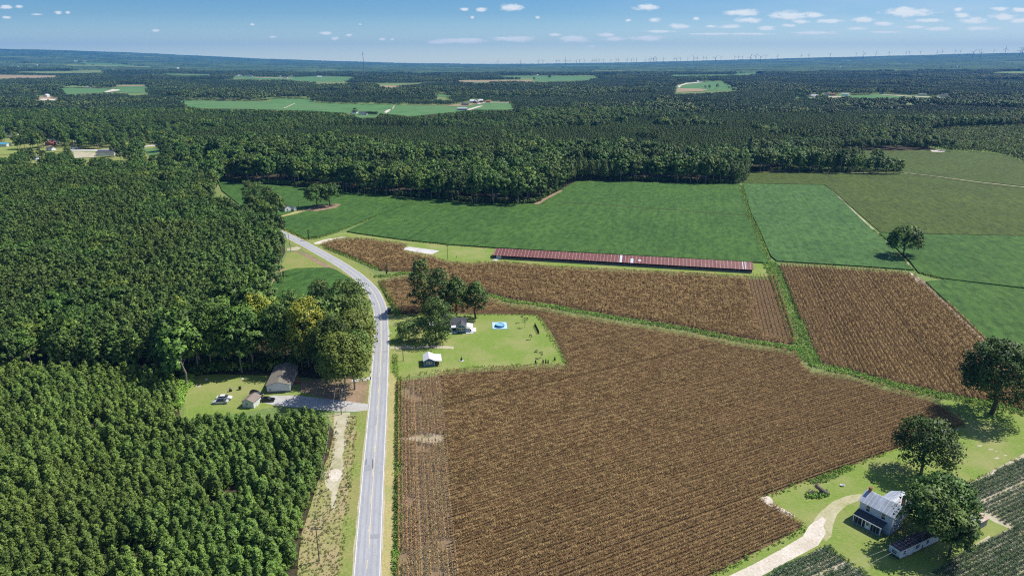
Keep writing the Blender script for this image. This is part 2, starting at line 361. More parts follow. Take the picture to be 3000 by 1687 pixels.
def far_sheet(name, pts, mat, z=1.0):
    """sheet laid over the gently rising far land in narrow strips so that it follows the ground"""
    us = [p[0] for p in pts]; u0, u1 = min(us), max(us); n = max(2, int((u1 - u0) / 6)); mb = MB(); prev = None
    for i in range(n + 1):
        u = u0 + (u1 - u0) * min(max(i / n, 1e-3), 1 - 1e-3); vs = []
        for j in range(len(pts)):
            (ua, va), (ub, vb) = pts[j][:2], pts[(j + 1) % len(pts)][:2]
            if (ua - u) * (ub - u) <= 0 and ua != ub: vs.append(va + (vb - va) * (u - ua) / (ub - ua))
        if not vs: prev = None; continue
        v0, v1 = min(vs), max(vs); rowp = [G(u, v0 + (v1 - v0) * k / 4) + Vector((0, 0, z)) for k in range(5)]
        if prev:
            for k in range(4): mb.quad(rowp[k], prev[k], prev[k + 1], rowp[k + 1])
        prev = rowp
    o = mb.build(name, mat); o['kind'] = 'structure'
    if o.data.polygons[0].normal.z < 0: o.data.flip_normals()
    return o

def smooth_line(pts, n=8):
    """Catmull-Rom through the points"""
    P = [Vector((p[0], p[1], 0)) for p in pts]; out = []
    P = [P[0] * 2 - P[1]] + P + [P[-1] * 2 - P[-2]]
    for i in range(1, len(P) - 2):
        a, b, c, d = P[i - 1], P[i], P[i + 1], P[i + 2]
        for k in range(n):
            t = k / n
            out.append(0.5 * ((2 * b) + (c - a) * t + (2 * a - 5 * b + 4 * c - d) * t * t + (3 * b - a - 3 * c + d) * t ** 3))
    out.append(P[-2]); return out
def ribbon(name, line, off0, off1, mat, z, kind='structure', jag=0.0, seed=0, dash=None, build=True, parent=None):
    """strip beside a world line between two offsets (left is negative); offsets may be numbers or lists"""
    r_ = random.Random(seed); mb = MB(); n = len(line); L_, R_ = [], []
    for i, p in enumerate(line):
        d = (line[min(i + 1, n - 1)] - line[max(i - 1, 0)]).normalized(); nrm = Vector((d.y, -d.x, 0))
        a = off0[i] if isinstance(off0, list) else off0; b = off1[i] if isinstance(off1, list) else off1
        L_.append(p + nrm * (a + r_.uniform(-jag, jag))); R_.append(p + nrm * (b + r_.uniform(-jag, jag)))
    acc = 0.0
    for i in range(n - 1):
        acc += (line[i + 1] - line[i]).length
        if dash and (acc % (dash[0] + dash[1])) > dash[0]: continue
        mb.quad(*[(q.x, q.y, z) for q in (L_[i], R_[i], R_[i + 1], L_[i + 1])])
    o = mb.build(name, mat, parent)
    if o.data.polygons and o.data.polygons[0].normal.z < 0: o.data.flip_normals()
    if kind: o['kind'] = kind
    return o

# the ground: one sheet to the horizon
def build_ground():
    rr = np.concatenate([[0.0], np.geomspace(60, 16400, 70)]); na = 180
    v = []; f = []
    for i, r in enumerate(rr):
        for k in range(na):
            a = 2 * math.pi * k / na; x, y = r * math.sin(a), r * math.cos(a)
            v.append((x, y, float(rise(x, y))))
    for i in range(len(rr) - 1):
        for k in range(na):
            f.append((i * na + k, i * na + (k + 1) % na, (i + 1) * na + (k + 1) % na, (i + 1) * na + k))
    me = bpy.data.meshes.new('ground'); me.from_pydata(v, [], f); me.materials.append(M['ground'])
    me.update()
    if me.polygons[500].normal.z < 0: me.flip_normals()
    o = link('ground', me); tag(o, kind='structure'); return o
build_ground()

# ------------------------------------------------------------------ layout in photo pixels (unprojected onto the ground)
ROADC = [(1055, 2100), (1075, 1687), (1090, 1434), (1108, 1180), (1113, 1088), (1117, 1010), (1116, 931), (1110, 893), (1091, 853), (1060, 820), (1036, 800), (1000, 776), (968, 757), (905, 722), (860, 699), (822, 682), (770, 660), (700, 634), (620, 605)]
road = smooth_line([G(*p) for p in ROADC], 10)
ROADW = 2.9
CORN_MAIN = [(1163, 2050), (1161, 1687), (1162, 1430), (1164, 1180), (1167, 1119), (1300, 1098), (1420, 1089), (1500, 1084), (1668, 1079), (1640, 1020), (1610, 965), (1582, 928), (1574, 921), (1430, 919), (1300, 918), (1167, 920), (1150, 895), (1112, 832), (1150, 820), (1200, 816), (1300, 846), (1427, 881), (1504, 900), (1605, 914), (1679, 930), (1815, 953), (2000, 983), (2077, 998), (2178, 1019), (2272, 1031), (2332, 1042), (2350, 1070), (2380, 1097), (2500, 1114), (2610, 1148), (2721, 1173), (2748, 1186), (2827, 1243), (2768, 1263), (2637, 1311), (2500, 1361), (2340, 1420), (2222, 1460), (2267, 1488), (2353, 1538), (2312, 1566), (2200, 1624), (2078, 1687), (1750, 1860), (1650, 2050)]
CORN_UP = [(937, 719), (987, 705), (1020, 703), (1070, 704), (1197, 721), (1176, 739), (1264, 756), (1285, 765), (1314, 773), (1373, 776), (1466, 773), (1660, 790), (2000, 806), (2178, 817), (2271, 821), (2333, 1000), (2320, 1010), (2178, 990), (2077, 971), (2000, 956), (1815, 927), (1679, 905), (1605, 889), (1504, 878), (1427, 858), (1300, 822), (1200, 796), (1173, 796), (1120, 794), (1078, 776), (1037, 757), (987, 739)]
CORN_R = [(2278, 777), (2400, 784), (2520, 793), (2660, 804), (2706, 830), (2889, 1003), (2960, 1075), (3100, 1190), (3100, 1225), (3000, 1203), (2920, 1182), (2875, 1172), (2787, 1156), (2721, 1142), (2610, 1119), (2500, 1086), (2430, 1073), (2400, 1060)]
SOY_A = [(1016, 680), (1125, 628), (1240, 585), (1252, 581), (1349, 593), (1489, 600), (1563, 599), (1600, 580), (1640, 560), (1691, 531), (2000, 538), (2167, 541), (2172, 562), (2192, 632), (2214, 676), (2246, 752), (2250, 772), (2202, 770), (1454, 728), (1310, 718), (1280, 714), (1194, 706), (1049, 686)]
SOY_B = [(640, 534), (803, 545), (904, 552), (995, 561), (1090, 572), (1238, 583), (1120, 627), (1001, 674), (931, 696), (891, 699), (862, 684), (817, 663), (760, 640), (700, 600), (650, 560)]
SOY_C = [(2176, 540), (2413, 544), (2438, 562), (2503, 626), (2556, 676), (2602, 716), (2674, 793), (2520, 782), (2276, 767), (2258, 752), (2226, 676), (2200, 625), (2182, 562)]
PEA_1 = [(2300, 430), (2500, 443), (2726, 443), (2776, 445), (2893, 447), (2950, 458), (3000, 475), (3100, 510), (3100, 558), (3000, 547), (2800, 525), (2640, 507), (2300, 500)]
PEA_2 = [(2195, 506), (2640, 510), (2800, 528), (3000, 550), (3100, 562), (3100, 698), (3000, 693), (2580, 682), (2440, 560), (2415, 542), (2171, 538)]
SOY_E = [(2576, 685), (3000, 695), (3100, 700), (3100, 860), (3000, 846), (2768, 819), (2690, 800), (2665, 768), (2620, 724)]
SOY_F = [(2712, 828), (2770, 822), (3000, 850), (3100, 864), (3200, 1240), (2965, 1078), (2893, 1001)]
SOY_L = [(809, 822), (827, 798), (867, 789), (966, 787), (985, 794), (1035, 823), (1052, 850), (1060, 905), (960, 925), (860, 920), (775, 890), (783, 852), (792, 838)]
COT_1 = [(2413, 1600), (2540, 1687), (2640, 1770), (2700, 1900), (1900, 1900), (2100, 1760), (2240, 1687), (2310, 1650)]
COT_2 = [(2833, 1427), (3000, 1343), (3120, 1285), (3200, 1600), (3000, 1556), (2926, 1524), (2858, 1490)]
COT_3 = [(2700, 1692), (2900, 1580), (2966, 1541), (3200, 1640), (3300, 1900), (2560, 1900), (2600, 1770)]

# clearings as seen (no tree may stand in or cover them)
HULL = [(862, 1760), (872, 1640), (884, 1560), (910, 1480), (934, 1400), (964, 1330), (978, 1260), (990, 1225), (905, 1190), (800, 1205), (700, 1210), (600, 1205), (536, 1218), (520, 1200), (542, 1145), (566, 1098), (640, 1092), (791, 1092), (900, 1100), (960, 1112), (1030, 1110), (1085, 1090), (1092, 1000), (1094, 930), (1080, 880), (1050, 850), (920, 852), (800, 872), (776, 852), (800, 820), (838, 742), (842, 700), (824, 676), (812, 660), (800, 640), (760, 625), (722, 600), (646, 560), (640, 533),
        (802, 544), (904, 552), (1090, 571), (1240, 583), (1349, 594), (1489, 602), (1563, 600), (1600, 582), (1636, 562), (1660, 547), (1691, 531), (2000, 538), (2165, 541), (2202, 505), (2300, 507), (2640, 509), (2640, 475), (2600, 464), (2560, 455), (2510, 450), (2465, 446), (2560, 442), (2726, 442), (2776, 444), (2893, 446), (2950, 458), (3000, 475), (3200, 540), (3400, 1760)]
CLEAR = [HULL,
    [(529, 295), (600, 296), (786, 298), (810, 289), (914, 292), (917, 303), (1159, 309), (1300, 311), (1351, 305), (1379, 303), (1424, 300), (1500, 302), (1504, 323), (1398, 323), (1368, 325), (1316, 331), (1200, 343), (1171, 338), (1112, 334), (1103, 346), (1052, 347), (1026, 333), (903, 326), (740, 321), (600, 319), (559, 315), (531, 303)],
    [(-100, 219), (200, 223), (290, 223), (165, 226), (160, 229), (0, 231), (-100, 231)],
    [(177, 260), (212, 258), (330, 261), (352, 262), (303, 272), (210, 277), (186, 277)],
    [(338, 252), (431, 250), (433, 270), (396, 274), (349, 270), (300, 273), (336, 264)],
    [(84, 284), (172, 284), (161, 295), (126, 296)],
    [(217, 180), (361, 185), (405, 190), (396, 195), (350, 193), (256, 188)],
    [(44, 194), (112, 192), (114, 197), (46, 199)],
    [(428, 215.5), (520, 217), (600, 219), (690, 223), (600, 223), (454, 218.5)],
    [(684, 224), (833, 229), (945, 224), (1043, 227), (1000, 240), (903, 238.5), (856, 236), (763, 233), (686, 230)],
    [(1087, 252), (1130, 251), (1200, 255), (1154, 260), (1110, 257)],
    [(1323, 236), (1363, 236), (1561, 236), (1554, 242), (1363, 241)],
    [(1458, 224), (1573, 223), (1710, 224), (1766, 227), (1712, 234), (1689, 237), (1568, 240), (1561, 236), (1561, 230), (1530, 228), (1458, 227)],
    [(1279, 274), (1323, 281), (1316, 286), (1281, 283)],
    [(1984, 251), (2010, 244), (2121, 237), (2121, 248), (2142, 250), (2145, 260), (2184, 261), (2163, 265), (2114, 266), (2056, 269), (1979, 272)],
    [(1963, 221), (2155, 219), (2161, 209.5), (2210, 208), (2240, 214), (2159, 222), (1968, 224.5)],
    [(2310, 285), (2330, 282), (2368, 287), (2345, 291)],
    [(2409, 279), (2498, 282), (2582, 277), (2703, 283), (2780, 287), (2761, 290), (2540, 292), (2498, 290), (2447, 288)],
    [(2884, 285), (2945, 286), (2943, 290), (2910, 290)],
    [(2966, 207), (3100, 210), (3100, 219), (2970, 210)],
    [(1500, 193), (1640, 192), (1900, 189), (2130, 182), (2100, 185), (1860, 193), (1560, 195)],
    [(2200, 181), (2330, 180), (2500, 174.5), (2490, 178), (2340, 183)],
    [(1240, 188), (1290, 188), (1310, 190), (1250, 190)],
    [(-40, 418), (22, 420), (45, 422), (52, 438), (50, 449), (20, 454), (-40, 452)],
    [(205, 441), (280, 438), (370, 435), (372, 441), (345, 450), (335, 458), (280, 462), (219, 463)],
    [(415, 430), (466, 425), (474, 436), (463, 455), (437, 456), (418, 440)],
    [(80, 462), (139, 464), (141, 476), (100, 482), (82, 476)],
    [(130, 410), (158, 415), (152, 430), (128, 428)],
    [(204, 427), (220, 427), (221, 440), (203, 440)],
    [(18, 392), (62, 394), (52, 402), (22, 403)],
    [(466, 508), (488, 517), (484, 528), (468, 522)],
    [(2011, 305), (2034, 305), (2032, 312), (2009, 313)],
    [(150, 432), (178, 430), (205, 441), (205, 446), (160, 446)], [(60, 425), (110, 420), (118, 432), (64, 440)], [(345, 440), (400, 428), (410, 434), (372, 446), (350, 452)], [(225, 476), (262, 472), (270, 488), (232, 492)], [(-20, 470), (30, 466), (38, 480), (-20, 486)], [(330, 480), (372, 476), (378, 490), (338, 494)],
]
NOBASE = [[(790, 1010), (1095, 1010), (1095, 850), (850, 850), (790, 900)], [(640, 533), (900, 552), (860, 700), (700, 660), (620, 600)], [(560, 1095), (800, 1092), (1100, 1180), (1100, 1230), (540, 1225)], [(2460, 440), (2760, 440), (2700, 500), (2440, 470)]]
FARB = [
 ('white building with a dark roof beside the village road', (283, 458), (335, 457), 16, 3.6, 2.2, 'x', 'white_wall', 'dark_shingle'), ('low pale roofed shed behind the dark roofed village building', (338, 449), (358, 448), 9, 3, 1, 'x', 'white_wall', 'white_metal'),
 ('house with a bright blue roof at the left edge', (-6, 431), (20, 431), 9, 3, 1.6, 'x', 'white_wall', 'blue_metal'), ('white trailer home in a gap of the left trees', (108, 475), (138, 476), 6, 2.8, .8, 'x', 'white_wall', 'white_metal'), ('small lavender grey house beside the white trailer home', (95, 471), (106, 471), 7, 2.8, 1.2, 'y', 'white_wall', 'dark_shingle'),
 ('red brick house among the village trees', (132, 428), (153, 428), 9, 3.2, 2.4, 'y', 'brick', 'brick'), ('white house with a pale pink roof among the village trees', (206, 440), (219, 440), 8, 3, 1.6, 'x', 'white_wall', 'tan_shingle'), ('grey gabled house above the brick one', (163, 424), (176, 421), 8, 4, 3.0, 'y', 'white_wall', 'dark_shingle'),
 ('grey roofed house below the brick one', (136, 443), (152, 443), 8, 2.6, 1.4, 'x', 'white_wall', 'dark_shingle'), ('dark roofed house at the far left of the village', (18, 402), (30, 402), 9, 3, 2, 'x', 'white_wall', 'dark_shingle'), ('long white roofed house left of the village', (32, 400), (50, 400), 8, 3, 1, 'x', 'white_wall', 'white_metal'),
 ('small dark building at the green village field', (464, 437), (476, 437), 6, 3, 1.4, 'x', 'dark', 'dark_shingle'), ('white building half hidden near the pine stand', (468, 525), (485, 525), 8, 3, 1.2, 'y', 'white_wall', 'white_metal'),
 ('white house on the bare brown lot', (129, 285), (138, 285), 14, 5, 3, 'y', 'white_wall', 'white_metal'), ('small blue roofed house left of the brown lot', (27, 286), (38, 286), 12, 3, 2, 'x', 'white_wall', 'blue_metal'),
 ('pale roofed shed by the far green field', (256, 259), (264, 259), 14, 4, 2, 'x', 'white_wall', 'white_metal'), ('white row of farm sheds at the far left field', (218, 181.5), (237, 181.5), 20, 6, 3, 'x', 'white_wall', 'white_metal'), ('far white shed right of the shed row', (242, 181.5), (257, 182), 20, 6, 3, 'x', 'white_wall', 'white_metal'),
 ('far tan building at the left edge of the woods', (27, 197), (45, 198), 30, 6, 3, 'x', 'white_wall', 'tan_shingle'), ('tiny far house beside the left strip field', (107, 193), (113, 193), 20, 6, 3, 'x', 'white_wall', 'white_metal'), ('far white shed alone in the left woods', (519, 202), (526, 202), 20, 6, 3, 'x', 'white_wall', 'white_metal'),
 ('white barn at the left end of the far farm strip', (697, 224.5), (707, 224.5), 20, 5, 3, 'x', 'white_wall', 'white_metal'), ('large violet grey house on the far farm strip', (721, 226), (739, 226), 25, 6, 5, 'x', 'white_wall', 'dark_shingle'), ('white silo roofed shed on the far farm strip', (817, 226.5), (823, 226.5), 15, 5, 3, 'y', 'white_wall', 'white_metal'),
 ('grey low house below the far farm strip lane', (829, 230.5), (842, 230.5), 20, 4, 3, 'x', 'white_wall', 'dark_shingle'), ('round white building on the far farm strip', (852, 226), (858, 226), 15, 6, 4, 'y', 'white_wall', 'white_metal'), ('white roofed house at the right end of the far farm strip', (930, 228), (941, 228), 20, 5, 4, 'x', 'white_wall', 'white_metal'),
 ('grey farmhouse in the trees at the far field lane', (1030, 334), (1044, 334), 14, 3.5, 2.5, 'x', 'white_wall', 'dark_shingle'), ('long grey roofed house beside the row of small trees', (1052, 338), (1074, 338), 14, 3.5, 3.0, 'x', 'white_wall', 'dark_shingle'),
 ('long grey shed at the near edge of the far green field', (1340, 325), (1368, 325), 14, 4, 2.5, 'x', 'grey_wall', 'old_metal'), ('brown roofed barn on the sandy farmyard', (1352, 310), (1373, 310), 16, 3.5, 2.5, 'x', 'grey_wall', 'dark_shingle'), ('white farm shed behind the sandy yard', (1377, 302.5), (1389, 302.5), 16, 5, 3, 'x', 'white_wall', 'white_metal'),
 ('red sided barn on the sandy farmyard', (1386, 305), (1396, 305), 14, 5, 3.5, 'y', 'brick', 'white_metal'), ('white arched shed on the sandy farmyard', (1396, 304.5), (1403, 304.5), 16, 6, 4, 'y', 'white_wall', 'white_metal'), ('red barn with a white roof right on the sandy yard', (1404, 301.5), (1415, 301.5), 16, 5, 3, 'x', 'brick', 'white_metal'), ('long dark red shed right of the sandy yard', (1424, 301.8), (1436, 301.8), 12, 3.5, 2, 'x', 'brick', 'brick'),
 ('white dot of a house beyond the brown strip', (1573, 224), (1577, 224), 18, 6, 4, 'x', 'white_wall', 'white_metal'), ('pink roofed house in a gap of the right woods', (2018, 309), (2028, 309), 9, 3, 1.8, 'x', 'white_wall', 'tan_shingle'), ('tiny white house beside the far curved lane', (2042, 242), (2048, 242), 14, 4, 3, 'x', 'white_wall', 'white_metal'),
 ('long white roofed house right of the centre village', (2370, 285), (2396, 285.5), 12, 4, 2.5, 'x', 'white_wall', 'white_metal'), ('grey house with a white gable, left in the right village', (2414, 281), (2430, 281.5), 14, 5, 3, 'x', 'white_wall', 'dark_shingle'), ('orange brick house in the right village', (2430, 281.5), (2445, 282), 12, 4, 3, 'x', 'brick', 'brick'),
 ('white house in front of the dark trees, right village', (2466, 281), (2486, 281.5), 12, 4, 3, 'x', 'white_wall', 'old_metal'), ('white bungalow along the right village lane', (2690, 281), (2712, 281.5), 12, 4, 2.5, 'x', 'white_wall', 'tan_shingle'), ('large violet roofed house at the right village end', (2754, 286), (2784, 286.5), 16, 4, 4.5, 'x', 'white_wall', 'dark_shingle'), ('small grey house left of the white bungalow', (2580, 276.5), (2588, 276.5), 10, 4, 2.5, 'x', 'white_wall', 'dark_shingle'),
 ('tiny bright shed in the far right woods, left of a pair', (2437, 203), (2443, 203), 20, 7, 3, 'x', 'white_wall', 'white_metal'), ('tiny bright shed in the far right woods, right of a pair', (2460, 198), (2465, 198), 20, 7, 3, 'x', 'white_wall', 'white_metal'), ('low white shed left of the far dome building', (2745, 200), (2756, 200), 20, 6, 3, 'x', 'white_wall', 'white_metal'),
 ('white gabled hall beside the far dome building', (2780, 199.5), (2790, 199), 25, 6, 5, 'x', 'white_wall', 'white_metal'), ('far dome roofed white building with a red end', (2796, 199.5), (2806, 199.5), 25, 9, 7, 'y', 'white_wall', 'white_metal'), ('far white farm near the horizon left of the turbines', (2200, 189.8), (2206, 189.8), 25, 7, 3, 'x', 'white_wall', 'white_metal'),
]
for (_lb, _pa, _pb, _dp, _h, _rs, _ax, _w, _r) in FARB:
    _g = G(*_pa); _k = FPX / float(proj(_g.x, _g.y, 0)[2]); _t = (_h + _rs) * _k + 0.5
    CLEAR.append([(_pa[0] - 1, _pa[1] + 1), (_pa[0] - 1, _pa[1] - _t), (_pb[0] + 1, _pb[1] - _t), (_pb[0] + 1, _pb[1] + 1)])
YOUNG = [(-900, 1106), (300, 1106), (470, 1108), (520, 1135), (527, 1218), (562, 1243), (750, 1247), (962, 1238), (978, 1262), (964, 1330), (934, 1402), (910, 1482), (884, 1562), (874, 1642), (866, 1760), (850, 2300), (-900, 2300)]
MATURE = [(-900, 500), (-200, 470), (0, 470), (250, 500), (420, 520), (560, 545), (700, 610), (830, 660), (860, 740), (840, 840), (780, 900), (560, 1010), (500, 1100), (-900, 1100)]
SCRUB = [(2720, 388), (2800, 378), (3200, 366), (3300, 560), (2893, 446), (2776, 443), (2730, 430)]
FARPLANT = [(740, 420), (900, 385), (1300, 390), (1600, 395), (1900, 350), (2400, 300), (3100, 290), (3100, 330), (2720, 385), (2400, 400), (2150, 480), (1600, 470), (1200, 460), (850, 440)]

# field sheets --------------------------------------------------------------
def gdir(a, b):
    d = G(*b) - G(*a); d.z = 0; d.normalize(); return (d.x, d.y)
DMAIN = gdir((2300, 1431), (2768, 1263)); DDITCH = gdir((2290, 790), (2388, 1050)); DROAD = gdir((1162, 1600), (1164, 1200)); DBARN = gdir((1466, 765), (2178, 808))
green = cropland('soybean_canopy', (0.032, 0.085, 0.014), (0.082, 0.180, 0.034), (0.115, 0.220, 0.036), DDITCH, 0.5, (0.016, 0.050, 0.014))
green2 = cropland('soybean_canopy_bluish', (0.036, 0.095, 0.020), (0.092, 0.195, 0.050), (0.125, 0.238, 0.060), DDITCH, 0.55, (0.018, 0.055, 0.018))
olive = cropland('peanut_canopy', (0.036, 0.062, 0.008), (0.105, 0.145, 0.024), (0.120, 0.175, 0.028), gdir((2450, 575), (2590, 690)), 0.5, (0.03, 0.05, 0.014))
M['farsoy'] = land('far_crop', (0.07, 0.17, 0.05), (0.12, 0.25, 0.08), (0.14, 0.22, 0.09), 0.004, 0.02, 0.6)
M['fartan'] = land('far_stubble', (0.30, 0.22, 0.13), (0.42, 0.31, 0.19), (0.25, 0.24, 0.10), 0.004, 0.02, 0.5)
for nm, pts, mt, th, lb in (
        ('soybean_field', SOY_A, green, 0.7, 'wide dark green soybean field behind the red roofed barn'),
        ('soybean_field', SOY_B, green, 0.7, 'green soybean field around the two round oaks and the white farmhouse'),
        ('soybean_field', SOY_C, green2, 0.7, 'blue green soybean field between the grassy ditch and the lone tree'),
        ('soybean_field', SOY_E, green, 0.7, 'green soybean field right of the lone tree'),
        ('soybean_field', SOY_F, green, 0.7, 'green soybean field right of the sandy edged brown corn'),
        ('soybean_field', SOY_L, green, 0.7, 'small green soybean field inside the bend of the road'),
        ('peanut_field', PEA_1, olive, 0.4, 'olive green field below the pale young wood'),
        ('peanut_field', PEA_2, olive, 0.4, 'large olive green field above the lone tree')):
    o = sheet(nm, pts, mt, 0.02, lb, 'stuff', thick=th)
for pts in (CORN_MAIN, CORN_UP, CORN_R):
    sheet('corn_ground', pts, M['cornsoil'], 0.02)
M['stripsoil'] = land('strip_soil', (0.14, 0.085, 0.05), (0.32, 0.22, 0.14), (0.25, 0.22, 0.12), 0.08, 1.6, 0.6, 0.5)
STRIP = [(1163, 2050), (1161, 1687), (1162, 1430), (1164, 1180), (1167, 1119), (1290, 1099), (1300, 1180), (1318, 1430), (1345, 1687), (1380, 2050)]
sheet('corn_ground', STRIP, M['stripsoil'], 0.03)
sheet('sandy_gap', [(1166, 1282), (1195, 1281), (1230, 1276), (1260, 1268), (1290, 1272), (1300, 1290), (1270, 1300), (1235, 1296), (1200, 1288), (1168, 1288)], M['gapsoil'], 0.04)
for pts in (COT_1, COT_2, COT_3):
    sheet('crop_ground', pts, M['palesand'], 0.02)
FARCOL = {1: 'farsoy', 2: 'fartan', 3: 'farsoy', 4: 'farsoy', 5: 'fartan', 11: 'fartan', 10: 'fartan'}
for i, p in enumerate(CLEAR[1:23], 1):
    far_sheet('far_field', p, M[FARCOL.get(i, 'farsoy')], 0.6)
far_sheet('far_soil', [(1979, 272), (1983, 260), (2047, 261), (2075, 264), (2056, 269)], M['fartan'], 1.2)
far_sheet('far_soil', [(338, 252), (431, 250), (431, 254), (340, 255)], M['fartan'], 1.2)
far_sheet('far_soil', [(1299, 311.5), (1351, 306), (1380, 305), (1424, 301), (1395, 306.5), (1372, 312), (1330, 313.5)], M['fartan'], 1.2)
far_sheet('far_lane', [(1367, 323), (1405, 312), (1417, 312), (1375, 325)], M['sand'], 1.2)
far_sheet('far_lane', [(1395, 306), (1424, 300.5), (1500, 302), (1500, 303), (1424, 302), (1400, 308)], M['sand'], 1.2)
far_sheet('far_lane', [(1125, 332), (1134, 323), (1146, 323), (1140, 328), (1136, 334)], M['sand'], 1.2)
far_sheet('far_lane', [(1148, 322), (1154, 310.5), (1157, 310.5), (1152, 322)], M['palesand'], 1.2)
far_sheet('far_lane', [(829, 319.5), (862, 304.5), (867, 304.5), (835, 319.5)], M['palesand'], 1.2)
far_sheet('far_lane', [(305, 270), (330, 263), (352, 263), (353, 266), (312, 272)], M['sand'], 1.2)
far_sheet('far_lane', [(1984, 253), (2009, 245), (2060, 240.5), (2060, 242), (2012, 247.5), (1990, 254), (1996, 260), (1985, 258)], M['sand'], 1.2)
far_sheet('far_lane', [(2582, 278.5), (2703, 284), (2780, 287.5), (2761, 289.5), (2690, 286), (2582, 280)], M['palesand'], 1.2)
far_sheet('far_lane', [(2380, 284), (2440, 283), (2490, 285), (2450, 288), (2385, 288)], M['palesand'], 1.2)
far_sheet('far_lane', [(740, 227), (860, 231), (858, 232), (738, 228)], M['palesand'], 1.2)
far_sheet('far_lot', [(112, 293), (126, 291), (165, 292), (161, 296), (126, 297)], M['sand'], 1.2)
sheet('village_lot', [(215, 446), (278, 447), (283, 462), (219, 465)], M['palesand'], 0.5)
sheet('village_ground', [(-300, 404), (60, 402), (300, 408), (520, 412), (560, 500), (480, 535), (300, 520), (0, 500), (-300, 500)], M['verge'], 0.05)
sheet('village_lawn', CLEAR[23], M['lawn'], 0.4); sheet('village_lawn', CLEAR[24], M['verge'], 0.4)
sheet('village_lawn', [(417, 429), (467, 425), (470, 436), (420, 437)], M['verge'], 0.4)
sheet('village_field', [(420, 437), (475, 436), (463, 457), (437, 458)], M['farsoy'], 0.4)
sheet('village_road', [(205, 440), (290, 440), (370, 435), (470, 424), (470, 427), (372, 438.5), (290, 444), (205, 444)], M['concrete'], 0.6)
for q_ in CLEAR[32:38]: sheet('village_lawn', q_, M['verge'], 0.4)
sheet('village_lawn', CLEAR[26], M['verge'], 0.4); sheet('village_lot', CLEAR[29], M['palesand'], 0.5)
sheet('village_lot', CLEAR[27], M['palesand'], 0.5); sheet('village_lot', CLEAR[31], M['verge'], 0.5)

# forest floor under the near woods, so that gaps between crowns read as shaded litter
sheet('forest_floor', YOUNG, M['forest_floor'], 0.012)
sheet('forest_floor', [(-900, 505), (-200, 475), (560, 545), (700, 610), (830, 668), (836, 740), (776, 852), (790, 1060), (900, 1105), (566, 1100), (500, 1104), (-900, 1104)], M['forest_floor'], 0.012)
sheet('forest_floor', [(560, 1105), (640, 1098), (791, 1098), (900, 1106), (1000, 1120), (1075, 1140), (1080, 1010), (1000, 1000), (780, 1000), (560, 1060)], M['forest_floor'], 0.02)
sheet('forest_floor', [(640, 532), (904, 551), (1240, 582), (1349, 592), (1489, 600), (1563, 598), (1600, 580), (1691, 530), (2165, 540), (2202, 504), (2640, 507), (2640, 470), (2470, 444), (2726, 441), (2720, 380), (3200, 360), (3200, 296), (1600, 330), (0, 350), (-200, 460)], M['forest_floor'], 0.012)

# lawns, verges, lanes
sheet('barn_lawn', [(905, 707), (990, 683), (1016, 680), (1194, 706), (1454, 729), (2202, 771), (2252, 773), (2275, 812), (2178, 810), (2000, 798), (1660, 783), (1466, 766), (1373, 769), (1314, 766), (1264, 749), (1176, 731), (1200, 714), (1070, 697), (1020, 696), (987, 698), (937, 713), (925, 722)], M['lawn'], 0.03)
sheet('house_lawn', [(1137, 925), (1167, 922), (1574, 922), (1582, 928), (1610, 965), (1640, 1020), (1665, 1066), (1420, 1077), (1167, 1107), (1140, 1100), (1141, 1000)], M['lawn'], 0.03)
sheet('yard_lawn', [(566, 1099), (640, 1096), (791, 1100), (800, 1150), (870, 1150), (960, 1150), (960, 1175), (820, 1190), (700, 1210), (600, 1225), (536, 1225), (545, 1145)], M['lawn'], 0.03)
sheet('farm_lawn', [(2222, 1459), (2500, 1360), (2768, 1262), (2827, 1242), (2750, 1175), (2787, 1165), (2875, 1180), (3000, 1212), (3150, 1240), (3150, 1290), (3000, 1341), (2831, 1427), (2855, 1490), (2966, 1540), (2900, 1580), (2700, 1692), (2600, 1770), (2540, 1687), (2413, 1600), (2230, 1692), (2000, 1800), (1830, 1830), (2078, 1688), (2200, 1625), (2312, 1567), (2353, 1539), (2267, 1489)], M['lawn'], 0.03)
sheet('plot_lawn', [(842, 742), (870, 738), (900, 752), (985, 792), (966, 788), (867, 790), (827, 798), (809, 822), (792, 838), (776, 856), (820, 790)], M['verge'], 0.03)
ribbon('mown_verge', road, -6.2, -ROADW, M['verge'], 0.03, jag=0.3, seed=1)
ribbon('mown_verge', road, ROADW, 8.5, M['verge'], 0.027, jag=0.3, seed=2)
i_bend = min(range(len(road)), key=lambda i: abs(road[i].y - G(1117, 1090).y))
ribbon('dry_verge', road[:i_bend], ROADW, 5.7, M['dryverge'], 0.034, jag=0.35, seed=3)
sheet('rough_strip', [(866, 1760), (874, 1642), (884, 1562), (910, 1482), (934, 1402), (964, 1330), (978, 1262), (960, 1215), (1050, 1215), (1046, 1300), (1032, 1440), (1012, 1600), (1000, 1700), (990, 1800)], M['scrubland'], 0.022)
sheet('sandy_track', [(980, 1208), (1026, 1208), (1022, 1240), (1008, 1262), (1014, 1300), (1002, 1335), (1008, 1370), (1004, 1384), (1008, 1392), (996, 1412), (988, 1440), (984, 1478), (976, 1500), (968, 1478), (972, 1440), (954, 1424), (950, 1384), (966, 1372), (972, 1350), (976, 1316), (984, 1290), (978, 1262)], M['palesand'], 0.035)
sheet('sandy_track', [(962, 1384), (984, 1372), (1000, 1378), (1002, 1392), (988, 1408), (972, 1410), (962, 1400)], M['sand'], 0.042)
rd = ribbon('road', road, -ROADW, ROADW, M['asphalt'], 0.06)
ribbon('road_shoulder', road, -ROADW - 0.35, ROADW + 0.35, M['palesand'], 0.045, jag=0.15, seed=5)
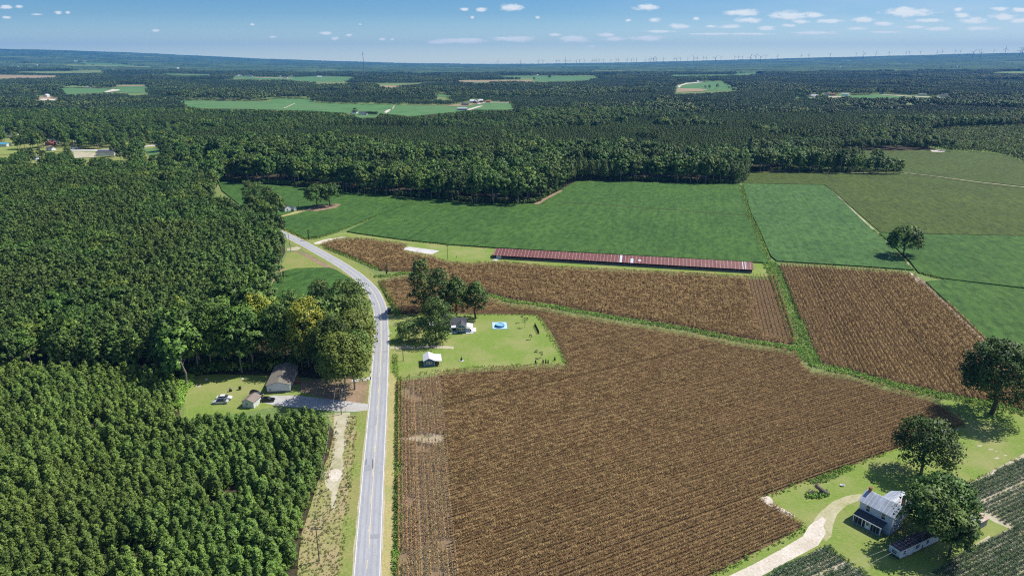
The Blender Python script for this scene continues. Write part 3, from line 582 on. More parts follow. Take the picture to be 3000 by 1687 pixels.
def road_wear():
    m, N, L, b = newmat('worn_asphalt'); f = lay(N, L, 0.5, 5, 0.7); f2 = lay(N, L, 4, 6, .7)
    L.new(mix(N, L, ramp(N, L, f, [(0.35, (0, 0, 0)), (0.65, (1, 1, 1))]), ramp(N, L, f2, [(0.35, (0.30, 0.305, 0.32)), (0.65, (0.43, 0.435, 0.45))]), (0.315, 0.32, 0.335)), b.inputs['Base Color']); b.inputs['Roughness'].default_value = .8; return m
M['wear'] = road_wear()
for o_ in (-2.15, -0.85, 0.85, 2.15): ribbon('road_wear', road, o_ - .22, o_ + .22, M['wear'], 0.0625, jag=0.06, seed=int(o_ * 100) + 400)
for (i0, o0, o1) in ((14, .3, 2.4), (22, -2.5, -.4), (47, .4, 2.5)): ribbon('road_patch', [road[i0], road[i0].lerp(road[i0 + 1], .6)], o0, o1, M['patch'], 0.0635)
for (ua, va, ub, vb) in ((1073, 1345, 1072, 1362), (1092, 1345, 1091, 1372)): ribbon('skid_mark', [G(ua, va), G(ub, vb)], -.12, .12, M['rubbermark'], 0.0655)
ribbon('road_markings', road, -ROADW + 0.10, -ROADW + 0.26, M['white_line'], 0.066)
ribbon('road_markings', road, ROADW - 0.26, ROADW - 0.10, M['white_line'], 0.066)
dense = [road[i].lerp(road[i + 1], k / 6) for i in range(len(road) - 1) for k in range(6)]
i_end = min(range(len(dense)), key=lambda i: abs(dense[i].y - G(1082, 1603).y))
i_two = min(range(len(dense)), key=lambda i: (dense[i] - G(1114, 1075)).length)
ribbon('road_markings', dense[i_end:], 0.05, 0.19, M['yellow_line'], 0.066)
ribbon('road_markings', dense[:i_two], -0.19, -0.05, M['yellow_line'], 0.066, dash=(3.0, 9.0))
ribbon('road_markings', dense[i_two:], -0.19, -0.05, M['yellow_line'], 0.066)
sheet('gravel_driveway', [(770, 1180), (780, 1163), (800, 1158), (870, 1158), (960, 1168), (1050, 1180), (1086, 1184), (1085, 1200), (1040, 1206), (980, 1204), (900, 1196), (830, 1190)], M['gravel'], 0.04)
sheet('bare_dirt', [(880, 1118), (960, 1105), (1050, 1112), (1078, 1110), (1074, 1180), (1000, 1178), (930, 1160), (880, 1148)], M['dirt'], 0.035)
sheet('gravel_driveway', [(1030, 1112), (1087, 1103), (1086, 1112), (1030, 1120)], M['gravel'], 0.045)
sheet('concrete_pad', [(1176, 731), (1198, 723), (1288, 735), (1264, 746)], M['concrete'], 0.09)
sheet('sandy_lane', [(918, 712), (950, 702), (1000, 694), (1024, 695), (985, 700), (940, 714), (924, 716)], M['sand'], 0.05)
sheet('sandy_lane', [(840, 728), (870, 722), (882, 727), (870, 734), (842, 735)], M['palesand'], 0.05)
ribbon('sandy_track', smooth_line([G(*p) for p in [(872, 735), (900, 746), (940, 768), (985, 790)]], 6), -0.5, 2.6, M['dirt'], 0.05, jag=0.4, seed=8)
sheet('concrete_apron', [(1443, 763), (1452, 756), (1463, 757), (1455, 764)], M['concrete'], 0.05)
SANDR = [(2662, 796), (2690, 812), (2712, 828), (2720, 832), (2893, 1001), (2889, 1006), (2706, 834), (2690, 830)]
sheet('sandy_edge', SANDR, M['sand'], 0.05)
ribbon('sandy_edge', smooth_line([G(*p) for p in [(2428, 545), (2470, 590), (2530, 648), (2575, 690), (2640, 755), (2670, 790)]], 6), -0.8, 1.2, M['palesand'], 0.06, jag=0.5, seed=9)
sheet('dry_grass', [(2384, 1522), (2402, 1500), (2440, 1468), (2480, 1452), (2520, 1446), (2548, 1452), (2526, 1462), (2480, 1480), (2452, 1506), (2440, 1540), (2436, 1570), (2420, 1585), (2400, 1570)], M['wornlawn'], 0.04)
DRIVE_L = [(2050, 1760), (2134, 1687), (2208, 1652), (2292, 1606), (2352, 1570), (2370, 1540), (2386, 1526), (2396, 1524), (2408, 1512), (2420, 1522), (2412, 1540), (2420, 1561), (2397, 1597), (2312, 1642), (2230, 1687), (2130, 1760)]
sheet('sandy_drive', DRIVE_L, M['sand'], 0.045)
sheet('sandy_corner', [(2222, 1459), (2250, 1451), (2262, 1462), (2270, 1478), (2300, 1492), (2330, 1510), (2320, 1518), (2267, 1490)], M['sand'], 0.045)
sheet('sandy_lane', [(2822, 1424), (3000, 1328), (3120, 1275), (3120, 1288), (3000, 1343), (2833, 1430)], M['palesand'], 0.045)
sheet('sandy_lane', [(2790, 1635), (2898, 1567), (2904, 1580), (2800, 1640)], M['palesand'], 0.045)
sheet('sandy_lane', [(2855, 1488), (2925, 1520), (2960, 1536), (3060, 1580), (3200, 1620), (3200, 1640), (2966, 1548), (2950, 1545), (2915, 1530), (2858, 1496)], M['palesand'], 0.045)
ribbon('worn_path', smooth_line([G(*p) for p in [(1142, 1018), (1200, 1018), (1260, 1016), (1330, 1018)]], 6), -1.2, 1.2, M['palesand'], 0.05, jag=0.5, seed=11)
sheet('bare_dirt', [(1205, 950), (1225, 955), (1245, 962), (1235, 966), (1210, 962)], M['dirt'], 0.05)
sheet('bare_dirt', [(900, 615), (930, 605), (985, 600), (1000, 602), (985, 612), (930, 622), (880, 618)], M['dirt'], 0.78)
sheet('dry_grass', [(815, 638), (850, 628), (880, 618), (905, 619), (860, 631), (822, 640)], M['dryverge'], 0.80)
sheet('forest_edge_sand', [(1563, 601), (1590, 585), (1640, 561), (1650, 561), (1600, 588), (1580, 601)], M['dirt'], 0.75)
ribbon('field_line', smooth_line([G(*p) for p in [(1632, 595), (1800, 605), (2000, 620), (2192, 634)]], 4), -0.7, 0.7, M['forest_floor'], 0.76)
ribbon('field_line', smooth_line([G(*p) for p in [(2650, 508), (2760, 521), (2880, 536), (3060, 556)]], 4), -1.0, 1.0, M['palesand'], 0.5, jag=.4)
ribbon('field_line', smooth_line([G(*p) for p in [(2660, 512), (2760, 525), (2880, 541), (3060, 561)]], 4), -0.9, 0.9, M['forest_floor'], 0.5, jag=.4)
sheet('sandy_lane', [(2726, 443), (2735, 438), (2776, 444), (2760, 447), (2730, 446)], M['sand'], 0.5)
sheet('forest_edge_sand', [(776, 856), (800, 818), (830, 786), (836, 790), (808, 824), (790, 846)], M['dirt'], 0.06)

# ------------------------------------------------------------------ foliage meshes
def leaf_mesh(name, clumps, nleaf, size, mat, trunk=None, outward=0.5, flat=1.0, jitter=0.5, tintamp=0.5, rs=None, centre=None):
    """many leaf-tuft triangles scattered over clumps; clumps = [(x, y, z, r)]"""
    r_ = rs if rs is not None else rng
    cl = np.array(clumps, float); n = len(cl); K = n * nleaf
    ci = np.repeat(np.arange(n), nleaf)
    d = r_.normal(size=(K, 3)); d /= np.linalg.norm(d, axis=1)[:, None]; d[:, 2] = np.where(d[:, 2] < -0.3, -d[:, 2], d[:, 2])
    rad = cl[ci, 3] * (0.55 + 0.5 * r_.random(K) ** 0.6)
    off = d * rad[:, None]; off[:, 2] *= flat
    pos = cl[ci, :3] + off
    cc = np.array(centre if centre is not None else [cl[:, 0].mean(), cl[:, 1].mean(), cl[:, 2].mean() * 0.8])
    w = pos - cc; w /= np.linalg.norm(w, axis=1)[:, None] + 1e-6
    nr = d * (1 - outward) + w * outward; nr[:, 2] += 0.15; nr /= np.linalg.norm(nr, axis=1)[:, None]
    g = nr + r_.normal(size=(K, 3)) * jitter; g /= np.linalg.norm(g, axis=1)[:, None]
    a = np.cross(g, r_.normal(size=(K, 3))); a /= np.linalg.norm(a, axis=1)[:, None]; b = np.cross(g, a)
    s = size * (0.6 + 0.8 * r_.random(K))[:, None]
    V = np.stack([pos + a * s, pos - a * s * 0.5 + b * s * 0.8, pos - a * s * 0.5 - b * s * 0.8], 1).reshape(-1, 3)
    me = bpy.data.meshes.new(name)
    me.vertices.add(K * 3); me.vertices.foreach_set('co', V.ravel())
    me.loops.add(K * 3); me.loops.foreach_set('vertex_index', np.arange(K * 3, dtype=np.int32))
    me.polygons.add(K); me.polygons.foreach_set('loop_start', np.arange(0, K * 3, 3, dtype=np.int32))
    me.polygons.foreach_set('use_smooth', np.ones(K, bool))
    me.update(calc_edges=True)
    ct = r_.random(n)
    t = np.clip(0.5 + (ct[ci] - 0.5) * tintamp * 1.4 + (r_.random(K) - 0.5) * tintamp, 0, 1)
    at = me.attributes.new('tint', 'FLOAT', 'POINT'); at.data.foreach_set('value', np.repeat(t, 3).astype(np.float32))
    nrm = nr * 0.75 + g * 0.25; nrm /= np.linalg.norm(nrm, axis=1)[:, None]
    me.normals_split_custom_set_from_vertices(np.repeat(nrm, 3, axis=0).tolist())
    me.materials.append(mat)
    return me

def pine_clumps(H, base, rad, n, r_, young=False):
    out = []
    for k in range(n):
        t = (k + r_.random()) / n
        z = base + (H - base) * t
        if young: R_ = rad * (1 - t) ** 0.75 + 0.15
        else: R_ = rad * (0.55 + 0.45 * math.sin(math.pi * min(1, 0.25 + t * 0.75))) * (1.0 if t < 0.75 else 1.5 - t * 0.95)
        a = k * 2.399 + r_.random() * 0.8; q = R_ * (0.45 + 0.55 * r_.random())
        cr = rad * (0.36 if young else 0.30) * (0.75 + 0.5 * r_.random()) * (1 - 0.35 * t)
        out.append((q * math.cos(a), q * math.sin(a), z, cr))
    out.append((0, 0, H - 0.2 * rad, rad * 0.25))
    return out
def oak_clumps(H, base, rad, n, r_, squash=0.55):
    out = []; cz = (H + base) / 2; hz = (H - base) / 2
    lob = [(r_.normal(), r_.normal(), r_.normal() * .6, 0.75 + .5 * r_.random()) for _ in range(7)]
    for k in range(n):
        d = r_.normal(size=3); d /= np.linalg.norm(d)
        if d[2] < -0.55: d[2] = -d[2]
        m = 1.0
        for (a, b, c, w) in lob:
            l = math.sqrt(a * a + b * b + c * c) + 1e-6; m += 0.16 * w * max(0, (d[0] * a + d[1] * b + d[2] * c) / l) ** 4
        q = (0.60 + 0.42 * r_.random() ** 0.6) * m * 0.9
        out.append((d[0] * rad * q, d[1] * rad * q, cz + d[2] * hz * q, rad * 0.24 * (0.7 + 0.6 * r_.random())))
    return out
def trunk_mb(H, r0, limbs, r_, crown_r, lo=0.35):
    mb = MB(); p = Vector((0, 0, 0)); segs = 4
    for k in range(segs):
        q = Vector((r_.normal() * 0.02 * H, r_.normal() * 0.02 * H, H * 0.92 * (k + 1) / segs))
        mb.tube(p - Vector((0, 0, 0.15)) if k == 0 else p, q, r0 * (1 - k / segs * 0.85), r0 * (1 - (k + 1) / segs * 0.85), 7, cap=False); p = q
    for k in range(limbs):
        z = H * (lo + 0.5 * k / max(limbs, 1)); a = k * 2.4 + r_.random(); L_ = crown_r * (0.6 + .3 * r_.random())
        mb.tube((0, 0, z), (L_ * math.cos(a), L_ * math.sin(a), z + L_ * 0.55), r0 * 0.38, r0 * 0.08, 5, cap=False)
    return mb

M['pine'] = leafmat('pine_needles', (0.040, 0.080, 0.013), (0.155, 0.230, 0.045), rand=0.30)
M['ypine'] = leafmat('young_pine_needles', (0.055, 0.108, 0.014), (0.205, 0.300, 0.052), rand=0.26)
M['oak'] = leafmat('broad_leaves', (0.032, 0.070, 0.010), (0.135, 0.230, 0.036), rand=0.36, warm=(0.150, 0.190, 0.028))
M['yellow'] = leafmat('yellowing_leaves', (0.09, 0.13, 0.010), (0.38, 0.38, 0.045), rand=0.1)
M['weed'] = leafmat('ditch_weeds', (0.10, 0.20, 0.02), (0.36, 0.56, 0.09), rand=0.25)
M['scrub'] = leafmat('scrub_leaves', (0.070, 0.115, 0.022), (0.26, 0.34, 0.085), rand=0.3)
M['drygrass'] = leafmat('dry_weeds', (0.17, 0.15, 0.05), (0.42, 0.37, 0.15), rand=0.35, warm=(0.24, 0.17, 0.09))
M['cypress'] = leafmat('dark_evergreen', (0.008, 0.025, 0.006), (0.03, 0.07, 0.018), rand=0.15)
M['bark'] = plain('bark', (0.13, 0.10, 0.075), 0.9, s=3, var=0.3, spec=0.1)
M['pale_bark'] = plain('pale_bark', (0.30, 0.27, 0.23), 0.9, s=3, var=0.3, spec=0.1)
M['far_leaf'] = leafmat('far_woodland', (0.022, 0.050, 0.012), (0.150, 0.210, 0.055), far=True, rand=0.42, warm=(0.14, 0.17, 0.04))
M['far_pine'] = leafmat('far_pine_woodland', (0.018, 0.046, 0.013), (0.115, 0.175, 0.052), far=True, rand=0.30)

def R_(s): return np.random.default_rng(s)
KIND = {}
def addkind(k, n, f): KIND[k] = [f(R_(100 + hash_(k) + i)) for i in range(n)]
def hash_(s): return sum(ord(c) * (i + 1) for i, c in enumerate(s)) * 13
# each variant: (crown mesh, trunk mesh, nominal height)
addkind('young', 8, lambda r: (leaf_mesh('young_pine_crown', pine_clumps(6.6, 0.3, 1.9, 46, r, True), 24, 0.23, M['ypine'], outward=0.35, rs=r, centre=(0, 0, 1.5)), trunk_mb(6, 0.10, 0, r, 1).mesh('young_pine_trunk', M['bark']), 6.6))
addkind('pine', 7, lambda r: (leaf_mesh('pine_crown', pine_clumps(17, 5.5, 2.9, 46, r), 22, 0.40, M['pine'], outward=0.35, rs=r, centre=(0, 0, 8.5)), trunk_mb(17, 0.22, 3, r, 2.2, .5).mesh('pine_trunk', M['bark'])
, 17.0))
addkind('oak', 7, lambda r: (leaf_mesh('oak_crown', oak_clumps(16, 2.2, 4.3, 66, r), 22, 0.48, M['oak'], outward=0.4, rs=r, centre=(0, 0, 7.5)), trunk_mb(14, 0.28, 5, r, 3, .3).mesh('oak_trunk', M['pale_bark']), 16.0))
addkind('scrub', 5, lambda r: (leaf_mesh('scrub_crown', oak_clumps(3.6, 0.2, 1.5, 14, r), 14, 0.35, M['scrub'], outward=0.4, rs=r), trunk_mb(3, 0.05, 0, r, 1).mesh('scrub_trunk', M['bark']), 3.6))

def merged(name, crown, trunk):
    """crown and trunk as one mesh, for trees deep in the wood"""
    import bmesh
    me = crown.copy(); me.name = name; return me

def tree(name, label, cat, kind, u, vb, H, var=0, group=None, width=1.0, rz=None):
    g = G(u, vb) if not isinstance(u, Vector) else u
    cm, tm, h0 = KIND[kind][var % len(KIND[kind])]
    r = empty(name, g, random.uniform(0, 6.28) if rz is None else rz); s = H / h0; r.scale = (s * width, s * width, s)
    tag(r, label, cat, group)
    link('crown', cm, r); link('trunk', tm, r); return r

# ------------------------------------------------------------------ instancer for uncountable plants (kind = stuff)
def scatter(name, pts, protos, rot, scl, idx, label, z=None):
    """pts (n,3); protos: list of meshes; one object whose points carry the plants"""
    col = bpy.data.collections.new(name + '_plants')
    for i, me in enumerate(protos):
        o = bpy.data.objects.new('%s_plant_%02d' % (name, i), me); col.objects.link(o)
    me = bpy.data.meshes.new(name); n = len(pts)
    me.vertices.add(n); me.vertices.foreach_set('co', np.asarray(pts, np.float32).ravel())
    for nm, ty, dat in (('rz', 'FLOAT', rot), ('sc', 'FLOAT', scl), ('ix', 'INT', idx)):
        a = me.attributes.new(nm, ty, 'POINT'); a.data.foreach_set('value', np.asarray(dat, np.int32 if ty == 'INT' else np.float32))
    me.update()
    ob = link(name, me); tag(ob, label, None, None, 'stuff')
    ng = bpy.data.node_groups.new(name, 'GeometryNodeTree')
    ng.interface.new_socket('Geometry', in_out='INPUT', socket_type='NodeSocketGeometry'); ng.interface.new_socket('Geometry', in_out='OUTPUT', socket_type='NodeSocketGeometry')
    N = ng.nodes; L = ng.links; gi = N.new('NodeGroupInput'); go = N.new('NodeGroupOutput')
    ci = N.new('GeometryNodeCollectionInfo'); ci.inputs['Collection'].default_value = col; ci.inputs['Separate Children'].default_value = True; ci.inputs['Reset Children'].default_value = True
    ip = N.new('GeometryNodeInstanceOnPoints'); ip.inputs['Pick Instance'].default_value = True
    def na(nm, ty):
        a = N.new('GeometryNodeInputNamedAttribute'); a.data_type = ty; a.inputs['Name'].default_value = nm; return a.outputs['Attribute']
    cx = N.new('ShaderNodeCombineXYZ'); L.new(na('rz', 'FLOAT'), cx.inputs['Z'])
    L.new(gi.outputs[0], ip.inputs['Points']); L.new(ci.outputs[0], ip.inputs['Instance']); L.new(na('ix', 'INT'), ip.inputs['Instance Index'])
    L.new(cx.outputs[0], ip.inputs['Rotation']); L.new(na('sc', 'FLOAT'), ip.inputs['Scale']); L.new(ip.outputs[0], go.inputs[0])
    md = ob.modifiers.new('plants', 'NODES'); md.node_group = ng
    return ob

# ------------------------------------------------------------------ woods
def in_any(u, v, polys):
    m = np.zeros(np.shape(u), bool)
    for p in polys: m |= pip(u, v, p)
    return m
def candidates(sp, y0, y1, half=0.86, x_extra=30):
    ys = np.arange(y0, y1, sp); X = []; Y = []
    for i, y in enumerate(ys):
        xs = np.arange(-half * y - x_extra, half * y + x_extra, sp) + (i % 2) * sp * 0.5
        X.append(xs); Y.append(np.full(xs.shape, y))
    X = np.concatenate(X); Y = np.concatenate(Y)
    X = X + rng.uniform(-.33, .33, X.shape) * sp; Y = Y + rng.uniform(-.33, .33, Y.shape) * sp
    return X, Y
ROADXY = np.array([(p.x, p.y) for p in road])
def near_road(X, Y, d):
    m = np.zeros(X.shape, bool)
    for (a, b) in ROADXY[::2]: m |= (np.abs(X - a) < d) & (np.abs(Y - b) < d)
    return m
def grow(kind, X, Y, Hs):
    """keep the trees whose foot and crown stay clear of every clearing"""
    u, v, Z = proj(X, Y, 0 * X)
    bad = in_any(u, v, CLEAR) | in_any(u, v, NOBASE) | near_road(X, Y, 9)
    for fz in (0.5, 0.95):
        ut, vt, _ = proj(X, Y, Hs * fz)
        bad |= in_any(ut, vt, CLEAR)
        w = 2.0 * FPX / Z
        bad |= in_any(ut + w, vt, CLEAR[:1]) | in_any(ut - w, vt, CLEAR[:1]) | in_any(ut + w, vt, CLEAR[23:]) | in_any(ut - w, vt, CLEAR[23:])
    k = ~bad
    return X[k], Y[k], Hs[k], u[k], v[k]

def woods():
    stuff = {'young': [], 'pine': [], 'oak': [], 'scrub': []}
    # young plantation: planted rows
    X, Y = candidates(2.1, 95, 330, 0.9); X = X + rng.normal(size=X.shape) * .4; Y = Y + rng.normal(size=X.shape) * .4
    u, v, _ = proj(X, Y, 0 * X); k = pip(u, v, YOUNG); X, Y = X[k], Y[k]
    gap = vnoise(X, Y, 9, 3) < 0.13; X, Y = X[~gap], Y[~gap]
    stuff['young'].append(grow('young', X, Y, rng.uniform(4.0, 7.0, X.shape) * (0.9 + 0.25 * vnoise(X, Y, 14, 4))))
    # tall pine stand on the left
    X, Y = candidates(3.6, 200, 900, 0.9)
    u, v, _ = proj(X, Y, 0 * X); k = pip(u, v, MATURE); X, Y, u, v = X[k], Y[k], u[k], v[k]
    hw = (vnoise(X, Y, 34, 5) > 0.70) | ((v < 540) & (vnoise(X, Y, 30, 6) > 0.35))
    hw |= pip(u, v, [(435, 560), (600, 575), (760, 640), (836, 670), (842, 745), (760, 742), (640, 690), (520, 650), (440, 640)]) | pip(u, v, [(-300, 470), (560, 470), (600, 560), (300, 560), (-300, 545)]) | pip(u, v, [(480, 1110), (480, 1030), (700, 985), (800, 1000), (820, 1110)])
    H = rng.uniform(13.0, 17.5, X.shape)
    stuff['pine'].append(grow('pine', X[~hw], Y[~hw], H[~hw]))
    th = hw & (rng.random(X.shape) < 0.55); stuff['oak'].append(grow('oak', X[th], Y[th], rng.uniform(12, 17, th.sum())))
    # all the rest out to 1.3 km
    X, Y = candidates(4.6, 205, 1350, 0.86)
    u, v, _ = proj(X, Y, 0 * X)
    k = ~(pip(u, v, YOUNG) | pip(u, v, MATURE) | pip(u, v, SCRUB)); X, Y, u, v = X[k], Y[k], u[k], v[k]
    pl = pip(u, v, FARPLANT) & (vnoise(X, Y, 60, 9) > 0.22)
    n1 = vnoise(X, Y, 70, 11); vill = pip(u, v, [(-400, 385), (520, 385), (600, 460), (640, 545), (300, 530), (-400, 520)])
    isp = (pl | (n1 > 0.66)) & ~vill
    H = np.where(pl, rng.uniform(10, 12.5, X.shape), rng.uniform(13, 18, X.shape))
    stuff['pine'].append(grow('pine', X[isp], Y[isp], H[isp]))
    o = ~isp & (rng.random(X.shape) < np.where(vill, 0.22, 0.42))
    blkh = 0.80 + 0.34 * np.floor(vnoise(X + Y * .3, Y * 1.7, 150, 13) * 3.99) / 3; edge = np.abs(vnoise(X + Y * .3, Y * 1.7, 150, 13) - 0.5) < 0.012
    D_ = np.hypot(X, Y); o &= ~(edge & (D_ > 620)); tl = (D_ < 820) & ~vill & (u > 420); o &= ~tl | (rng.random(X.shape) < 0.62)
    Ho = np.where(tl, rng.uniform(17, 25, X.shape), rng.uniform(12, 19, X.shape)) * np.where(D_ > 700, blkh, 1.0); stuff['oak'].append(grow('oak', X[o], Y[o], Ho[o]))
    X, Y = candidates(4.4, 600, 1800, 0.95)
    u, v, _ = proj(X, Y, 0 * X); k = pip(u, v, SCRUB); X, Y = X[k], Y[k]
    stuff['scrub'].append(grow('scrub', X, Y, rng.uniform(2.5, 6.0, X.shape)))
    names = {'young': ('young_pine_tree', 'young pine', 'young_pine_wood', 'bushy young pines packed in the plantation left of the road'),
             'pine': ('pine_tree', 'pine tree', 'pine_wood', 'dark green pines crowding the woods beyond the fields'),
             'oak': ('broadleaf_tree', 'broadleaf tree', 'broadleaf_wood', 'rounded broadleaf trees crowding the woods beyond the fields'),
             'scrub': ('scrub_bush', 'bush', 'scrub', 'pale green scrub and saplings on the cut over ground')}
    for kd, parts in stuff.items():
        A = [np.concatenate([p[i] for p in parts]) for i in range(5)]
        X, Y, H, u, v = A
        _, _, Z = proj(X, Y, 0 * X)
        size = H / Z
        vis = (u > -5) & (u < 3005) & (v < 1760)
        score = np.where(vis, size, -1)
        nind = {'young': 300, 'pine': 290, 'oak': 280, 'scrub': 0}[kd]
        order = np.argsort(-score); sel = order[:nind]; rest = np.ones(X.shape, bool); rest[sel] = False
        nm, cat, snm, slab = names[kd]; KN = KIND[kd]; h0 = KN[0][2]
        hq = np.quantile(H[sel], (.33, .66)) if len(sel) else (0, 0)
        idx = rng.integers(0, len(KN), X.shape); rot = rng.uniform(0, 6.28, X.shape)
        for i in sel:
            px, py = u[i], v[i]
            hs = 'tall' if H[i] > hq[1] else ('middling' if H[i] > hq[0] else 'short'); low = hs == 'short'
            col_ = lambda cuts, words: words[sum(px > c for c in cuts)]
            row_ = lambda cuts, words: words[sum(py > c for c in cuts)]
            if kd == 'young':
                where = row_((1330, 1450, 1560, 1640), ('below the yard lawn', 'in the upper middle rows', 'in the lower middle rows', 'in the second nearest rows', 'at the bottom edge of the photo'))
                side = col_((170, 340, 510, 680, 800), ('at the far left', 'left of the middle', 'in the middle', 'right of the middle', 'near the right edge', 'beside the sandy track'))
                lab = '%s young plantation pine, %s, %s' % (hs, where, side); grp = 'young pines ' + side
            elif kd == 'pine':
                where = row_((700, 860, 980, 1040), ('far back', 'in the middle depth', 'behind the front trees', 'just behind the wood edge', 'on the edge above the plantation'))
                side = col_((150, 300, 450, 600, 860), ('at the far left', 'in the left part', 'centre left', 'towards the yard', 'near the road bend', 'beyond the fields'))
                lab = '%s pine in the left stand, %s, %s' % (hs, where, side) if px < 860 else '%s pine of the wood beyond the fields' % hs; grp = 'stand pines ' + side
            else:
                where = row_((560, 640, 800, 950), ('behind the soybean fields', 'near the upper road', 'in the middle depth', 'above the yard', 'just above the yard'))
                side = col_((200, 400, 600, 850, 1250, 1500, 1700, 1950), ('at the far left', 'left', 'above the plantation', 'near the road', 'above the two oaks', 'left of the sandy wood corner', 'at the sandy wood corner', 'above the barn', 'right of the barn'))
                lab = '%s round leafy tree %s, %s' % (hs, where, side); grp = 'broadleaf trees ' + side
            tree(nm, lab, cat, kd, Vector((X[i], Y[i], 0)), 0, H[i], idx[i], grp)
        r = rest
        pr = [k_[0] for k_ in KN] + [k_[1] for k_ in KN] if kd in ('pine', 'oak') else [k_[0] for k_ in KN]
        P = np.stack([X[r], Y[r], 0 * X[r]], 1)
        ro, sc_, ix = rot[r], H[r] / h0, idx[r]
        if kd in ('pine', 'oak'):
            P = np.concatenate([P, P]); ro = np.concatenate([ro, ro]); sc_ = np.concatenate([sc_, sc_]); ix = np.concatenate([ix, ix + len(KN)])
        scatter(snm, P, pr, ro, sc_, ix, slab)
        print('WOOD', kd, len(X), 'single', len(sel))
    # patches of wood from 1.3 to 5.4 km
    def patch(r, kind):
        cl = []
        n = 20 if kind == 'p' else 11
        for _ in range(n):
            x, y = r.uniform(-12, 12, 2); h = r.uniform(11, 17) if kind == 'o' else r.uniform(12, 15)
            if kind == 'p':
                for k in range(4): cl.append((x + r.normal() * .5, y + r.normal() * .5, h - 1.0 - k * 2.6, 1.1 + 0.45 * k))
            else:
                for k in range(7):
                    d = r.normal(size=3); d /= np.linalg.norm(d); d[2] = abs(d[2])
                    cl.append((x + d[0] * 2.8, y + d[1] * 2.8, h - 5 + d[2] * 4, 2.0))
        return leaf_mesh('wood_patch', cl, 9, 0.95 if kind == 'p' else 1.15, M['far_pine'] if kind == 'p' else M['far_leaf'], outward=0.0, jitter=0.4, tintamp=0.7, rs=r)
    PR = [patch(R_(900 + i), 'p') for i in range(6)] + [patch(R_(950 + i), 'o') for i in range(8)]
    X, Y = candidates(19, 1330, 5500, 0.84, 100)
    z = rise(X, Y); u, v, Z = proj(X, Y, z); bad = in_any(u, v, CLEAR)
    for fz in (7, 14):
        ut, vt, _ = proj(X, Y, z + fz); w = 8 * FPX / Z; bad |= in_any(ut, vt, CLEAR) | in_any(ut + w, vt, CLEAR) | in_any(ut - w, vt, CLEAR)
    blk0 = vnoise(X, Y, 190, 21) * 0.6 + vnoise(X + Y * .4, Y, 420, 22) * 0.4
    D0 = np.hypot(X, Y); bad |= (np.abs(blk0 - 0.5) < 0.011) | (np.abs(blk0 - 0.34) < 0.008) | ((D0 > 2300) & (vnoise(X * .7, Y * 1.6, 430, 77) > 0.72)) | ((D0 > 1700) & (vnoise(X, Y, 230, 78) > 0.93))
    k = ~bad; X, Y, z = X[k], Y[k], z[k]
    blk = vnoise(X, Y, 190, 21) * 0.6 + vnoise(X + Y * .4, Y, 420, 22) * 0.4
    idx = np.where(blk > 0.5, rng.integers(0, 6, X.shape), rng.integers(6, 14, X.shape))
    sc_ = np.where(blk > 0.5, 0.62 + 0.55 * np.floor(vnoise(X, Y, 260, 23) * 3.5) / 3, rng.uniform(0.8, 1.25, X.shape) * (0.8 + .35 * vnoise(X, Y, 180, 24)))
    scatter('distant_wood', np.stack([X, Y, z], 1), PR, rng.uniform(0, 6.28, X.shape), sc_, idx, 'dark distant woods between the far fields')
    print('WOOD patches', len(X))
    # canopy beyond 5.4 km: one rough surface of crowns
    na, rr = 1050, np.geomspace(5350, 16300, 150); ta = np.linspace(-0.87, 0.87, na)
    RR, TT = np.meshgrid(rr, ta, indexing='ij'); YY = RR; XX = RR * TT
    XX = XX + rng.uniform(-.4, .4, XX.shape) * RR * 0.0017; YY = YY + rng.uniform(-.3, .3, YY.shape) * RR * 0.006
    base = rise(XX, YY)
    ZZ = base + 8 + 9 * np.floor(vnoise(XX, YY, 500, 31) * 3) / 3 + rng.uniform(-3.0, 3.5, XX.shape)
    u, v, _ = proj(XX, YY, ZZ); inn = in_any(u, v, CLEAR) | (vnoise(XX * .6, YY * 1.2, 560, 79) > 0.70)
    ZZ = np.where(inn, base - 1.5, ZZ)
    V = np.stack([XX, YY, ZZ], -1).reshape(-1, 3)
    I = np.arange(len(rr) * na).reshape(len(rr), na)
    F = np.stack([I[:-1, :-1], I[:-1, 1:], I[1:, 1:], I[1:, :-1]], -1).reshape(-1, 4)
    me = bpy.data.meshes.new('horizon_wood'); me.vertices.add(len(V)); me.vertices.foreach_set('co', V.ravel().astype(np.float32))
    me.loops.add(F.size); me.loops.foreach_set('vertex_index', F.ravel().astype(np.int32)); me.polygons.add(len(F)); me.polygons.foreach_set('loop_start', np.arange(0, F.size, 4, dtype=np.int32))
    me.update(calc_edges=True); me.materials.append(land('horizon_woodland', (0.006, 0.020, 0.010), (0.075, 0.135, 0.055), (0.12, 0.18, 0.07), 0.0022, 0.012, 0.7, 0.8, 0.0))
    if me.polygons[0].normal.z < 0: me.flip_normals()
    tag(link('horizon_wood', me), 'blue green woods running out to the horizon', None, None, 'stuff')
woods()

